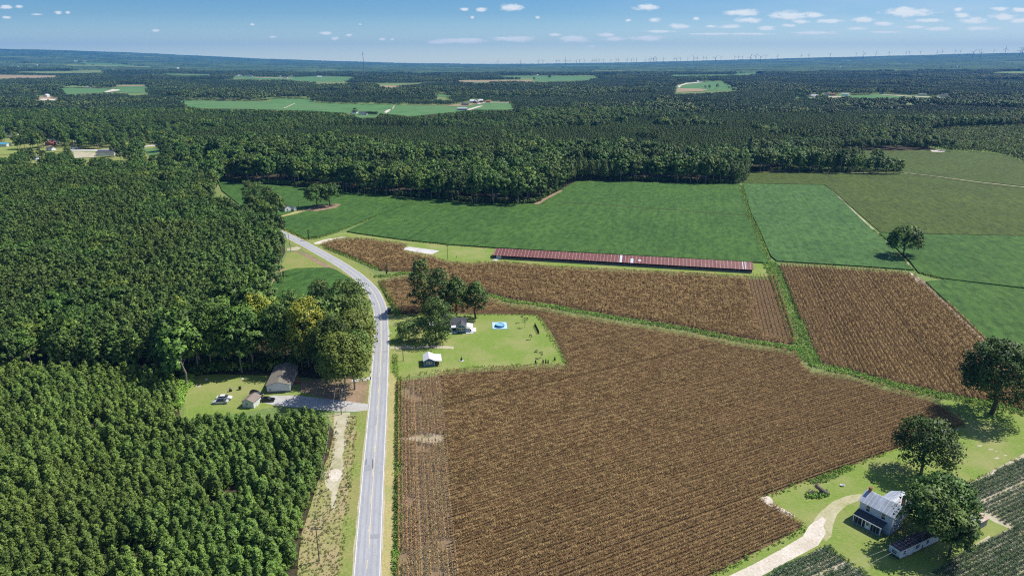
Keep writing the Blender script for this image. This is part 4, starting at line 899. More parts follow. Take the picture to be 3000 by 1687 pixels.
# ------------------------------------------------------------------ corn, soy, cotton, weeds
def cornmat(name, dk, md, lt):
    m, N, L, b = newmat(name)
    at = N.new('ShaderNodeAttribute'); at.attribute_name = 'tint'
    col = ramp(N, L, at.outputs['Fac'], [(0.0, dk), (0.60, md), (0.88, lt), (1.0, tuple(min(1, x * 1.15) for x in lt))])
    f = lay(N, L, 0.035, 5, 0.65); col = mix(N, L, ramp(N, L, f, [(0.60, (0, 0, 0)), (0.76, (0.35, 0.35, 0.35))]), col, (0.17, 0.17, 0.045))
    f = lay(N, L, 0.012, 3); col = mix(N, L, ramp(N, L, f, [(0.40, (0, 0, 0)), (0.70, (0.25, 0.25, 0.25))]), col, (0.19, 0.115, 0.05))
    L.new(col, b.inputs['Base Color']); b.inputs['Roughness'].default_value = 0.8; b.inputs['Specular IOR Level'].default_value = 0.2
    return m
M['corn'] = cornmat('dry_corn', (0.130, 0.068, 0.023), (0.300, 0.172, 0.064), (0.54, 0.39, 0.17))
def rowplant(name, length, step, wid, h, nleaf, size, mat, seed, up=0.15, tall=0.0, droop=0.35):
    """a run of one crop row along x"""
    r = R_(seed); V = []; T = []; Nn = []
    for x in np.arange(-length / 2, length / 2, step):
        hh = h * r.uniform(0.8, 1.12)
        for k in range(nleaf):
            a = r.uniform(0, 6.28); z = hh * (0.25 + 0.75 * r.random() ** 0.6) if tall == 0 else hh * (0.35 + 0.65 * r.random())
            d = np.array([math.cos(a), math.sin(a), 0]); c = np.array([x + r.normal() * step * .3, r.normal() * wid * .25, z])
            tip = c + d * size * r.uniform(0.7, 1.5) + np.array([0, 0, -size * droop * r.uniform(0, 1.6)]); s_ = np.array([-d[1], d[0], 0]) * size * 0.30
            V += [c + s_, c - s_, tip]; T.append(r.random()); Nn.append(d * 0.5 + np.array([0, 0, 0.8 + up]) + r.normal(size=3) * .3)
        if tall:
            c = np.array([x, 0, hh]); s_ = np.array([0.06, 0.03, 0]); V += [c + s_, c - s_, c + np.array([r.normal() * .08, r.normal() * .08, tall])]; T.append(0.9); Nn.append(np.array([0, 0, 1.0]) + r.normal(size=3) * .3)
    V = np.array(V); K = len(T); me = bpy.data.meshes.new(name); me.vertices.add(K * 3); me.vertices.foreach_set('co', V.ravel())
    me.loops.add(K * 3); me.loops.foreach_set('vertex_index', np.arange(K * 3, dtype=np.int32)); me.polygons.add(K); me.polygons.foreach_set('loop_start', np.arange(0, K * 3, 3, dtype=np.int32))
    me.polygons.foreach_set('use_smooth', np.ones(K, bool)); me.update(calc_edges=True)
    at = me.attributes.new('tint', 'FLOAT', 'POINT'); at.data.foreach_set('value', np.repeat(T, 3).astype(np.float32))
    Nn = np.array(Nn); Nn /= np.linalg.norm(Nn, axis=1)[:, None]
    me.normals_split_custom_set_from_vertices(np.repeat(Nn, 3, axis=0).tolist()); me.materials.append(mat); return me

def rows(poly, direction, spacing, seg, keep=1.0, inset=0.0, bow=0.0):
    W = [G(*p) for p in poly]; W = [(p.x, p.y) for p in W]
    d = np.array(direction); n = np.array([-d[1], d[0]]); A = np.array(W); a = A @ d; b = A @ n
    S, T = np.meshgrid(np.arange(a.min(), a.max(), seg), np.arange(b.min(), b.max(), spacing), indexing='ij')
    S = S + (rng.random(S.shape) - .5) * seg * .3
    P = S[..., None] * d + (T + bow * np.sin((S - a.min()) / 60))[..., None] * n
    P = P.reshape(-1, 2); k = pip(P[:, 0], P[:, 1], W); P = P[k]
    u, v, Z = proj(P[:, 0], P[:, 1], 0 * P[:, 0]); P = P[(u > -60) & (u < 3100) & (v < 1800)]
    if keep < 1: P = P[rng.random(len(P)) < keep]
    return P
def plant_rows(name, P, direction, protos, label, smin=0.85, smax=1.12, z=0.0, spc=1.0):
    n = len(P); rid = np.round((P @ np.array([-direction[1], direction[0]])) / spc).astype(np.int64)
    hh_ = ((rid * 2654435761) & 0xffff) / 65535.0; hf = 0.84 + 0.30 * hh_ - np.where(rid % 26 == 0, 0.28, 0); ang = math.atan2(direction[1], direction[0])
    rot = ang + np.where(rng.random(n) < .5, 0, math.pi) + rng.normal(size=n) * .02
    o = scatter(name, np.stack([P[:, 0], P[:, 1], np.full(n, z)], 1), protos, rot, rng.uniform(smin, smax, n) * hf, rng.integers(0, len(protos), n), label)
    print('ROWS', name, n); return o
CORNP = [rowplant('corn_row', 1.7, 0.17, 0.22, 2.0, 13, 0.21, M['corn'], 400 + i, tall=0.35) for i in range(6)]
THINP = [rowplant('corn_row_thin', 1.7, 0.30, 0.25, 1.9, 5, 0.34, M['corn'], 440 + i, tall=0.3) for i in range(5)]
SPC = 1.0
# main field: rows parallel to the farmyard edge; the strip along the road is planted the other way
P = rows(CORN_MAIN, DMAIN, SPC, 1.6, bow=0.6); u, v, _ = proj(P[:, 0], P[:, 1], 0 * P[:, 0])
thin = vnoise(P[:, 0], P[:, 1], 3, 41) < 0.03
P = P[~pip(u, v, STRIP) & ~thin]
plant_rows('corn', P, DMAIN, CORNP, 'dry brown corn filling the large field right of the road')
Ps = rows(STRIP, DROAD, 0.96, 1.6); 
gapn = vnoise(Ps[:, 0], Ps[:, 1], 5, 42); us, vs, _ = proj(Ps[:, 0], Ps[:, 1], 0 * Ps[:, 0])
bare = ((np.abs(vs - 1284) < 9) & (us > 1200)) | (gapn < 0.18)
plant_rows('corn_weeds', Ps[(gapn > 0.80) & (us > 1175)][::2], DROAD, [leaf_mesh('weed_tuft', oak_clumps(0.9, 0.0, 0.45, 5, R_(780 + i)), 12, 0.18, M['weed'], outward=0.3, rs=R_(780 + i)) for i in range(3)], 'green weeds between the thin corn rows', 0.4, 0.9)
plant_rows('corn', Ps[~bare], DROAD, THINP, 'thin dry corn rows running beside the road', 0.8, 1.05)
P = rows(CORN_UP, DBARN, SPC, 1.55, bow=0.0); u, v, _ = proj(P[:, 0], P[:, 1], 0 * P[:, 0])
STRIP2 = [(2185, 806), (2275, 811), (2336, 1002), (2226, 990)]
P = P[~pip(u, v, STRIP2)]; P = P + rng.uniform(-.5, .5, P.shape); scatter('corn', np.stack([P[:, 0], P[:, 1], 0 * P[:, 0]], 1), CORNP, rng.uniform(0, 6.28, len(P)), rng.uniform(.85, 1.12, len(P)), rng.integers(0, 6, len(P)), 'dry brown corn between the red roofed barn and the narrow ditch')
P = rows(STRIP2, DDITCH, 1.7, 1.6); plant_rows('corn', P, DDITCH, THINP + CORNP[:2], 'widely spaced dry corn rows beside the wide grassy ditch', 0.8, 1.05)
P = rows(CORN_R, DDITCH, 1.5, 1.3); P = P[vnoise(P[:, 0], P[:, 1], 8, 45) > 0.08]
plant_rows('corn', P, DDITCH, CORNP, 'dry corn in straight rows right of the wide grassy ditch', spc=1.5)
P = P[rng.random(len(P)) < 0.5] + rng.normal(size=(1, 2)) * 0 + np.array([0.6, 0.2]); plant_rows('corn', P, DDITCH, THINP, 'sparse dry corn stalks between the rows right of the ditch', 0.6, 0.9)

M['cotton'] = leafmat('cotton_leaves', (0.018, 0.050, 0.012), (0.080, 0.150, 0.050), rand=0.15)
M['soyleaf'] = leafmat('soybean_leaves', (0.036, 0.090, 0.018), (0.120, 0.235, 0.060), rand=0.12)
M['pealeaf'] = leafmat('peanut_leaves', (0.055, 0.095, 0.022), (0.150, 0.215, 0.060), rand=0.12)
COTP = [rowplant('cotton_row', 2.4, 0.20, 0.85, 0.95, 14, 0.24, M['cotton'], 500 + i, droop=0.2) for i in range(4)]
for pl, lb in ((COT_1, 'dark green crop rows beside the sandy drive'), (COT_2, 'dark green crop rows beyond the weathered outbuilding'), (COT_3, 'dark green crop rows below the weathered outbuilding')):
    dd = DMAIN; P = rows(pl, dd, 1.05, 2.2); plant_rows('crop_rows', P, dd, COTP, lb)

def carpet(name, seed, mat, n=150, w=4.0, size=0.30, h=0.18):
    r = R_(seed); cl = [(x, y, -0.05 + r.random() * h, 0.3) for x in np.arange(-w / 2, w / 2, w / 6) for y in np.arange(-w / 2, w / 2, w / 6)]
    cl = [(x + r.normal() * .2, y + r.normal() * .2, z, q) for (x, y, z, q) in cl]
    return leaf_mesh(name, cl, 5, size, mat, outward=0.0, jitter=0.5, rs=r, tintamp=0.7)
SOYC = [carpet('soy_carpet', 600 + i, M['soyleaf']) for i in range(6)]
PEAC = [carpet('pea_carpet', 620 + i, M['pealeaf'], size=0.26, h=0.12) for i in range(5)]
def carpet_field(name, poly, protos, z, label, pad=1.6):
    W = [G(*p) for p in poly]; W = [(p.x, p.y) for p in W]; A = np.array(W)
    xs = np.arange(A[:, 0].min(), A[:, 0].max(), 3.7); ys = np.arange(A[:, 1].min(), min(A[:, 1].max(), 1050), 3.7)
    X, Y = np.meshgrid(xs, ys); X = X.ravel() + rng.uniform(-.5, .5, X.size); Y = Y.ravel() + rng.uniform(-.5, .5, Y.size)
    k = pip(X, Y, W) & pip(X + pad, Y, W) & pip(X - pad, Y, W) & pip(X, Y + pad, W) & pip(X, Y - pad, W); X, Y = X[k], Y[k]
    u, v, _ = proj(X, Y, 0 * X); k = (u > -60) & (u < 3100) & (v < 1800); X, Y = X[k], Y[k]
    if len(X): scatter(name, np.stack([X, Y, np.full(X.shape, z)], 1), protos, rng.uniform(0, 6.28, X.shape), rng.uniform(.85, 1.15, X.shape), rng.integers(0, len(protos), X.shape), label)
    print('CARPET', len(X))


WEEDP = [leaf_mesh('weed_clump', oak_clumps(1.1, 0.0, 0.8, 8, R_(700 + i)), 14, 0.20, M['weed'], outward=0.3, rs=R_(700 + i)) for i in range(5)]
DRYP = [leaf_mesh('dry_clump', oak_clumps(0.7, 0.0, 0.6, 6, R_(720 + i)), 12, 0.17, M['drygrass'], outward=0.2, rs=R_(720 + i)) for i in range(4)]
def strip_pts(line, o0, o1, step, lat):
    """points filling a strip along a pixel line, offsets in metres"""
    W = smooth_line([G(*p) for p in line], 8); out = []
    for i in range(len(W) - 1):
        d = W[i + 1] - W[i]; L_ = d.length; d.normalize(); n = Vector((d.y, -d.x, 0))
        for s in np.arange(0, L_, step):
            for o in np.arange(o0, o1, lat):
                q = W[i] + d * (s + random.uniform(-.4, .4) * step) + n * (o + random.uniform(-.5, .5) * lat); out.append((q.x, q.y))
    return np.array(out)
def weeds(name, P, protos, label, smin=0.7, smax=1.3):
    n = len(P); scatter(name, np.stack([P[:, 0], P[:, 1], np.zeros(n)], 1), protos, rng.uniform(0, 6.28, n), rng.uniform(smin, smax, n), rng.integers(0, len(protos), n), label)
DITCH1 = [(1100, 812), (1150, 808), (1200, 802), (1300, 830), (1427, 866), (1504, 885), (1605, 897), (1679, 912), (1815, 935), (2000, 964), (2077, 980), (2178, 1000), (2272, 1013), (2345, 1030)]
DITCH2 = [(2250, 768), (2268, 800), (2300, 880), (2330, 960), (2352, 1020), (2374, 1062)]
DITCH3 = [(2374, 1066), (2440, 1083), (2500, 1094), (2610, 1128), (2721, 1153), (2787, 1165), (2875, 1180), (2920, 1191), (3000, 1212), (3100, 1236)]
weeds('ditch_weeds', strip_pts(DITCH1, -1.6, 2.0, 1.1, 0.95), WEEDP, 'bright green weeds along the narrow ditch between the corn fields', 0.45, 0.85)
weeds('ditch_weeds', strip_pts(DITCH2, -3.6, 3.8, 1.2, 1.1), WEEDP, 'bright green weeds filling the wide ditch beside the corn rows', 0.45, 0.85)
weeds('ditch_weeds', strip_pts(DITCH3, -2.2, 2.2, 1.1, 1.0), WEEDP, 'bright green weeds in the ditch running to the big right tree', 0.45, 0.85)
weeds('ditch_weeds', strip_pts([(2171, 545), (2194, 630), (2217, 675), (2250, 765)], -0.8, 1.6, 1.3, 1.2), WEEDP, 'yellow green weeds in the ditch between the soybean fields', 0.5, 1.0)
weeds('ditch_weeds', strip_pts([(1004, 674), (1125, 628), (1240, 584)], -0.6, 0.8, 1.3, 1.0), WEEDP, 'yellow green weeds on the line between the two left soybean fields', 0.4, 0.7)
weeds('ditch_weeds', strip_pts([(950, 726), (1007, 748), (1066, 772), (1112, 793)], -1.4, 1.6, 1.1, 1.0), WEEDP, 'green weeds in the roadside ditch beside the upper corn', 0.45, 0.85)
weeds('ditch_weeds', strip_pts([(1164, 1107), (1158, 1200), (1155, 1430), (1148, 1687), (1145, 1800)], -1.4, -0.2, 0.6, 0.5), WEEDP, 'bright green weeds in the roadside ditch beside the corn strip', 0.35, 0.62)
weeds('ditch_weeds', strip_pts([(1156, 1040), (1157, 1080), (1160, 1104)], -0.8, 0.4, 0.8, 0.6), WEEDP, 'green weeds in the ditch beside the blue shed lawn', 0.3, 0.5)
weeds('ditch_weeds', strip_pts([(1112, 826), (1150, 900), (1160, 922)], -1.6, 0.3, 0.9, 0.8), WEEDP, 'green weeds in the ditch behind the parked truck', 0.6, 1.0)
weeds('ditch_weeds', strip_pts([(2380, 1415), (2440, 1392), (2495, 1368)], -0.9, 0.9, 0.8, 0.8), WEEDP, 'low green hedge of weeds below the corn edge by the farmyard', 0.3, 0.6)
weeds('ditch_weeds', strip_pts([(820, 665), (862, 686), (895, 701), (935, 698), (1000, 676)], -0.8, 0.8, 1.2, 1.0), WEEDP, 'weeds on the near edge of the left soybean field', 0.5, 0.9)
weeds('ditch_weeds', strip_pts([(2560, 676), (2620, 735), (2675, 795)], -0.2, 1.4, 1.5, 1.2), WEEDP, 'weeds along the path below the lone tree', 0.5, 0.9)
weeds('ditch_weeds', strip_pts([(2690, 800), (2730, 812), (2768, 820)], -0.8, 0.9, 1.2, 1.0), WEEDP, 'weeds where the sandy path meets the right soybean fields', 0.5, 0.9)
BUSHP = [leaf_mesh('edge_bush', oak_clumps(2.6, 0.0, 1.3, 12, R_(740 + i)), 16, 0.30, M['oak'], outward=0.3, rs=R_(740 + i)) for i in range(5)]
weeds('undergrowth', strip_pts([(470, 1095), (560, 1093), (640, 1083), (700, 1080), (800, 1080), (880, 1092)], -5, 2.0, 2.0, 1.6), BUSHP, 'dark undergrowth at the foot of the trees above the lawn', .5, 1.5)
weeds('undergrowth', strip_pts([(-200, 1092), (200, 1094), (470, 1095)], -3, 2.5, 2.2, 1.8), BUSHP, 'low bushes between the pine stand and the young plantation', .4, 1.1)
weeds('undergrowth', strip_pts([(640, 529), (802, 541), (904, 548), (1090, 568), (1240, 579), (1349, 590), (1489, 598), (1563, 596), (1600, 576), (1636, 557), (1691, 527), (2000, 534), (2165, 537), (2200, 501), (2300, 503), (2640, 504)], -4, 1.5, 2.4, 2.0), BUSHP, 'dark undergrowth along the foot of the wood beyond the fields', .6, 1.6)
A = [G(*p) for p in [(866, 1760), (874, 1642), (884, 1562), (910, 1482), (934, 1402), (964, 1330), (978, 1262), (985, 1218), (1046, 1218), (1044, 1300), (1030, 1440), (1010, 1600), (998, 1700), (990, 1800)]]; A = [(p.x, p.y) for p in A]
T_ = [G(*p) for p in [(984, 1208), (1020, 1208), (1010, 1260), (1006, 1340), (1004, 1380), (990, 1440), (978, 1480), (970, 1480), (960, 1412), (975, 1370), (990, 1270)]]; T_ = [(p.x, p.y) for p in T_]
B = np.array(A); n = 1100; X = rng.uniform(B[:, 0].min(), B[:, 0].max(), n * 3); Y = rng.uniform(B[:, 1].min(), B[:, 1].max(), n * 3)
k = pip(X, Y, A) & ~pip(X, Y, T_); P = np.stack([X[k], Y[k]], 1); gm = vnoise(P[:, 0], P[:, 1], 6, 61) > 0.55
weeds('rough_weeds', P[~gm], DRYP, 'yellow brown weeds on the rough strip left of the road', 0.2, 0.5)
SCRP = [leaf_mesh('scrub_clump', oak_clumps(0.8, 0.0, 0.7, 6, R_(760 + i)), 14, 0.17, M['scrub'], outward=0.3, rs=R_(760 + i)) for i in range(3)]
weeds('rough_weeds', P[gm], SCRP + DRYP[:2], 'green weeds on the rough strip left of the road', 0.2, 0.55)
A = [(540, 1100), (566, 1098), (560, 1125), (540, 1160), (530, 1200), (520, 1195), (515, 1140)]; A = [G(*p) for p in A]; A = [(p.x, p.y) for p in A]; B = np.array(A)
X = rng.uniform(B[:, 0].min(), B[:, 0].max(), 1400); Y = rng.uniform(B[:, 1].min(), B[:, 1].max(), 1400); k = pip(X, Y, A)
weeds('rough_weeds', np.stack([X[k], Y[k]], 1), WEEDP, 'low green brush at the left end of the yard lawn', 0.6, 1.2)

TUFTP = WEEDP[:2] + DRYP[:3]
for i_, (ln, lb) in enumerate([([(1167, 1105), (1300, 1084), (1420, 1076), (1500, 1071), (1660, 1066)], 'ragged grass tufts along the lower lawn edge'), ([(1574, 924), (1590, 948), (1620, 1000), (1660, 1064)], 'ragged grass tufts along the right lawn edge'), ([(1167, 923), (1300, 922), (1430, 921), (1574, 923)], 'ragged grass tufts behind the blue house'),
        ([(2222, 1460), (2340, 1420), (2500, 1361), (2637, 1311), (2768, 1263), (2827, 1243)], 'ragged grass tufts along the farmyard corn edge'), ([(2267, 1489), (2353, 1539), (2312, 1567), (2200, 1625), (2078, 1688)], 'ragged grass tufts along the sandy drive corn edge'),
        ([(1016, 680), (1194, 706), (1310, 718), (1454, 729)], 'ragged weeds between the barn lawn and the soybeans'), ([(1466, 767), (1660, 783), (2000, 799), (2178, 810)], 'ragged tufts below the barn'), ([(2430, 546), (2503, 627), (2558, 678), (2605, 720)], 'ragged weeds by the pale field path'), ([(2706, 830), (2800, 917), (2889, 1003)], 'ragged weeds on the sandy corn edge'),
        ([(2831, 1428), (3000, 1342)], 'tufts between the farm lawn and the crop rows'), ([(2413, 1600), (2540, 1687)], 'tufts on the edge of the near crop rows')]):
    P_ = strip_pts(ln, -.7, .8, .8, .7); P_ = P_[rng.random(len(P_)) < .55]; weeds('edge_weeds', P_, TUFTP, lb, .2, .6)

# ------------------------------------------------------------------ single trees
def big_oak(name, label, u, vb, vt, width_px, seed, mat='oak', base=0.25, n=170, leaf=26, size=0.42, cat='tree', lobes=None, trunk_r=0.45, bark='bark', H=None):
    g = G(u, vb); H = H or solve_h(u, vb, vt); rad = width_px * mpp(u, vb) / 2 * 0.98; r = R_(seed)
    t = empty(name, g, 0); tag(t, label, cat)
    cl = oak_clumps(H * 0.97, H * base, rad, n, r)
    cl = [(x, y, z, min(q, 1.7) * 1.1) for (x, y, z, q) in cl]; leaf = int(leaf * 1.25)
    link('crown', leaf_mesh(name + '_crown', cl, leaf, size, M[mat], outward=0.35, rs=r, centre=(0, 0, H * 0.5), tintamp=0.8), t)
    trunk_mb(H * 0.85, trunk_r, 9, r, rad * 0.8, .22).build('trunk', M[bark], t); return t
def big_pine(name, label, u, vb, vt, width_px, seed, base=0.35, n=70, cat='pine tree', mat='pine', H=None):
    g = G(u, vb); H = H or solve_h(u, vb, vt); rad = width_px * mpp(u, vb) / 2 * 1.12; r = R_(seed); n = int(n * 1.35)
    t = empty(name, g, 0); tag(t, label, cat); cl = []
    for k in range(n):
        q = k / n; z = H * (base + (1 - base) * q); Rr = rad * (0.65 + 0.35 * math.sin(3.1 * (0.15 + q * 0.8))) * (1 if q < .6 else 1.62 - q * 1.05)
        a = k * 2.4 + r.random(); d = Rr * (0.3 + 0.7 * r.random())
        cl.append((d * math.cos(a), d * math.sin(a), z + r.normal() * .4, max(0.7, rad * 0.27 * (0.7 + .6 * r.random()))))
    link('crown', leaf_mesh(name + '_crown', cl, 38, 0.36, M[mat], outward=0.3, flat=0.7, rs=r, centre=(0, 0, H * 0.45), tintamp=0.8), t)
    trunk_mb(H, 0.32, 10, r, rad * 0.8, base).build('trunk', M['bark'], t); return t

big_oak('field_tree', 'lone dark spreading tree standing between the soybean fields', 2646, 752, 666, 96, 1, base=0.14, n=170, size=0.5)
big_oak('field_tree', 'huge dark tree at the end of the weedy ditch by the farmyard', 2904, 1212, 1000, 196, 2, base=0.06, n=420, leaf=26, size=0.38, trunk_r=0.75)
big_oak('yard_tree', 'round tree on the farm lawn above the old white house', 2697, 1392, 1240, 162, 3, base=0.12, n=240, leaf=26, size=0.32, trunk_r=0.45)
big_oak('yard_tree', 'broad leafy tree over the back of the old white house', 2752, 1548, 1402, 165, 4, base=0.15, n=260, leaf=26, size=0.32, trunk_r=0.5)
big_pine('pine_tree', 'tall pine rising between the old white house and the trailer', 2700, 1608, 1448, 135, 5, base=0.48, n=80)
big_pine('pine_tree', 'wide pine right of the trailer near the crop rows', 2780, 1632, 1508, 100, 6, base=0.42, n=75)
big_pine('pine_tree', 'pine beside the driveway in front of the blue house', 1279, 1000, 881, 98, 7, base=0.12, n=100)
big_pine('pine_tree', 'tallest pine at the left end of the tree group by the blue house', 1237, 914, 763, 72, 8, base=0.18, n=95)
big_pine('pine_tree', 'bright green pine second in the tree group by the blue house', 1289, 936, 790, 70, 9, base=0.10, n=95)
big_oak('yard_tree', 'dense dark broadleaf tree third in the group by the blue house', 1338, 932, 809, 74, 10, base=0.02, n=170, size=0.38)
big_oak('yard_tree', 'open broadleaf tree at the right end of the group by the blue house', 1394, 932, 826, 66, 11, base=0.06, n=120, size=0.38)
big_oak('yard_tree', 'low round greyish tree on the lawn beside the road', 1198, 998, 948, 64, 12, base=0.10, n=90, size=0.3, trunk_r=0.2, mat='scrub')
big_oak('oak_tree', 'left of two round oaks in the soybean field', 930, 611, 541, 68, 13, base=0.10, n=120, size=0.5)
big_oak('oak_tree', 'right of two round oaks in the soybean field', 966, 606, 540, 66, 14, base=0.14, n=110, size=0.5)
# trees around the white farmhouse, upper left
for i, (u, vb, vt, w, kd, lb) in enumerate([(735, 612, 532, 44, 'p', 'tall dark pine furthest left by the white farmhouse'), (762, 622, 536, 48, 'p', 'tall dark pine left of the white farmhouse'), (790, 628, 548, 46, 'p', 'dark pine overhanging the white farmhouse'), (812, 634, 560, 44, 'o', 'rounded tree hugging the white farmhouse'),
                                         (745, 640, 572, 50, 'o', 'pale green tree below the dark pines by the farmhouse'), (775, 655, 585, 52, 'o', 'leafy tree at the field corner below the farmhouse'), (800, 662, 600, 46, 'o', 'leafy tree beside the road below the farmhouse'), (820, 690, 632, 44, 'o', 'tree where the road leaves the wood')]):
    (big_pine if kd == 'p' else big_oak)('pine_tree' if kd == 'p' else 'yard_tree', lb, u, vb, vt, w, 30 + i, **({'n': 55} if kd == 'p' else {'n': 80, 'base': 0.08, 'size': 0.5}))
# large trees between the yard and the road
for i, (u, vb, vt, w, kd, lb, mt) in enumerate([
        (1014, 1172, 985, 130, 'o', 'tall tree with a bare trunk beside the driveway and power pole', 'oak'), (1040, 1140, 965, 105, 'o', 'bright green tree leaning over the road by the driveway', 'oak'),
        (985, 1105, 925, 110, 'o', 'dark tree behind the bare trunked one', 'oak'), (1040, 1075, 905, 110, 'o', 'leafy roadside tree below the parked truck', 'oak'),
        (1050, 1020, 875, 100, 'p', 'pine with branches over the road opposite the lawn', 'pine'), (1000, 1010, 868, 100, 'p', 'broad pine behind the roadside trees', 'pine'),
        (1045, 965, 832, 88, 'p', 'pine at the start of the road bend', 'pine'), (1015, 950, 826, 92, 'p', 'pine left of the road bend', 'pine'), (945, 955, 826, 66, 'p', 'dark pine standing before the small soybean field', 'pine'),
        (905, 1075, 880, 108, 'o', 'yellow green tree above the grey roofed house', 'yellow'), (865, 1040, 862, 74, 'p', 'tall thin pine beside the yellow tree', 'pine'), (820, 1070, 890, 95, 'o', 'dark leafy tree left of the yellow tree', 'oak'),
        (770, 1050, 850, 100, 'o', 'yellow topped tree on the wood edge', 'yellow'), (725, 1075, 885, 95, 'o', 'leafy tree above the left end of the grey roof', 'oak'), (670, 1085, 890, 90, 'o', 'leafy tree with pale trunks above the lawn', 'oak'),
        (620, 1088, 890, 95, 'o', 'tall leafy tree on the left part of the wood edge', 'oak'), (565, 1075, 880, 90, 'o', 'dark leafy tree near the lawn corner', 'oak'), (545, 1040, 868, 60, 'o', 'small yellowing tree at the left of the wood edge', 'yellow'),
        (515, 1085, 905, 85, 'o', 'leafy tree where the pine stand meets the lawn', 'oak'), (960, 1060, 900, 90, 'o', 'shaded tree behind the driveway trees', 'oak')]):
    if kd == 'p': big_pine('pine_tree', lb, u, vb, vt, w, 60 + i, base=0.3, n=75)
    else: big_oak('yard_tree', lb, u, vb, vt, w, 60 + i, mat=mt, base=0.04 if i > 0 else 0.12, n=220, size=0.36, bark='pale_bark', trunk_r=0.3)
# garden saplings and evergreens
for i, (u, vb, vt, w, mt, lb) in enumerate([(1538, 960, 929, 11, 'scrub', 'thin upright sapling right of the pool, nearer one'), (1530, 945, 917, 11, 'scrub', 'thin upright sapling right of the pool, farther one'),
                                            (1555, 995, 979, 9, 'scrub', 'sparse small sapling in the middle of the lawn'), (1585, 1049, 1030, 15, 'scrub', 'sparse rounded sapling near the small evergreens'), (1572, 1031, 1025, 10, 'scrub', 'tiny shrub above the sparse rounded sapling'), (1545, 937, 930, 5, 'scrub', 'small bent sapling behind the upright ones')]):
    big_oak('sapling', lb, u, vb, vt, w, 90 + i, mat=mt, base=0.3, n=14, leaf=10, size=0.17, trunk_r=0.06, cat='sapling')
def cypress(label, u, vb, vt, w, group=None, seed=0):
    g = G(u, vb); H = solve_h(u, vb, vt); rad = w * mpp(u, vb) / 2; r = R_(seed); t = empty('evergreen_shrub', g); tag(t, label, 'evergreen shrub', group)
    cl = [(rad * .4 * (1 - k / 12) * math.cos(k * 2.4), rad * .4 * (1 - k / 12) * math.sin(k * 2.4), H * (0.1 + 0.85 * k / 12), rad * (1.0 - 0.72 * k / 12) * .75) for k in range(12)]
    link('crown', leaf_mesh('evergreen_crown', cl, 22, 0.12, M['cypress'], outward=0.4, rs=r), t); mb = MB(); mb.tube((0, 0, -.05), (0, 0, H * .5), 0.06, 0.03, 6); mb.build('trunk', M['bark'], t); return t
cypress('small conical evergreen, leftmost on the lower lawn edge', 1569, 1065, 1054, 7.5, seed=1)
cypress('small conical evergreen, left one of a close trio', 1591, 1064, 1052, 7.5, seed=2); cypress('small conical evergreen, middle one of a close trio', 1598.8, 1064, 1050.5, 7, seed=3); cypress('small conical evergreen, right one of a close trio', 1605.7, 1063, 1052, 5.5, seed=4)
cypress('small conical evergreen alone near the corn corner', 1625.5, 1056, 1044.5, 7, seed=5)
for k in range(10):
    t_ = k / 9; c_ = cypress('dark narrow evergreen in the close row by the corn', 1567 + 11 * t_, 955 + 23 * t_, 945 + 21.5 * t_, 4.6, 'evergreens in a row beside the corn', 20 + k)
# ivy grown posts
for (u, vb, vt, w, lb) in ((905, 704, 674, 9, 'ivy covered post by the upper road'), (1134, 806, 774, 8, 'ivy covered post in the green patch by the road')):
    g = G(u, vb); H = solve_h(u, vb, vt); t = empty('ivy_post', g); tag(t, lb, 'post'); mb = MB(); mb.tube((0, 0, -.2), (0, 0, H), 0.13, 0.1, 8); mb.build('pole', M['bark'], t)
    cl = [(random.uniform(-.3, .3), random.uniform(-.3, .3), H * (0.15 + 0.8 * k / 10), 0.55 * (1.5 if k > 5 else 0.8)) for k in range(11)]; link('ivy', leaf_mesh('ivy_leaves', cl, 26, 0.2, M['cypress'], rs=R_(int(u))), t)

# ------------------------------------------------------------------ buildings
M['white_wall'] = plain('white_siding', (0.72, 0.73, 0.74), 0.6, var=0.05, s=0.8); M['old_white'] = plain('weathered_white_boards', (0.58, 0.61, 0.65), 0.8, var=0.16, s=1.2, stretch=(1, 1, 6))
M['blue_wall'] = plain('blue_siding', (0.045, 0.14, 0.24), 0.6, var=0.08, s=1); M['grey_wall'] = plain('grey_boards', (0.32, 0.31, 0.31), 0.9, var=0.35, s=1.5, stretch=(1, 1, 8))
M['shingle'] = plain('brown_grey_shingles', (0.22, 0.195, 0.155), 0.9, var=0.18, s=3); M['dark_shingle'] = plain('dark_shingles', (0.085, 0.09, 0.10), 0.9, var=0.3, s=3)
M['tan_shingle'] = plain('tan_shingles', (0.27, 0.22, 0.18), 0.9, var=0.15, s=3); M['white_metal'] = plain('white_metal_roof', (0.72, 0.72, 0.74), 0.4, var=0.04, s=.8)
M['old_metal'] = plain('dull_metal_roof', (0.42, 0.46, 0.52), 0.5, var=0.16, s=0.7); M['trim'] = plain('white_trim', (0.80, 0.80, 0.80), 0.5, var=0.03)
M['glass'] = plain('window_glass', (0.05, 0.06, 0.07), 0.1, var=0.1, spec=0.8); M['brick'] = plain('red_brick', (0.36, 0.13, 0.08), 0.9, var=0.25, s=4)
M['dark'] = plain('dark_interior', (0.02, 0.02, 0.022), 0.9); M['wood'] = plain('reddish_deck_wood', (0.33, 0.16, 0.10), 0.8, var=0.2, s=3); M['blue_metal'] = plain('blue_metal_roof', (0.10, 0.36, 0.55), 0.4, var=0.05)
M['block'] = plain('concrete_block', (0.22, 0.22, 0.23), 0.9, var=0.15, s=3); M['black'] = plain('black_paint', (0.02, 0.02, 0.022), 0.3, var=0.1); M['pole_wood'] = plain('pole_wood', (0.20, 0.155, 0.12), 0.9, var=0.2, s=3)
M['steel'] = plain('grey_steel', (0.35, 0.36, 0.37), 0.4, 0.6, var=0.1); M['pine_dark_roof'] = M['dark_shingle']

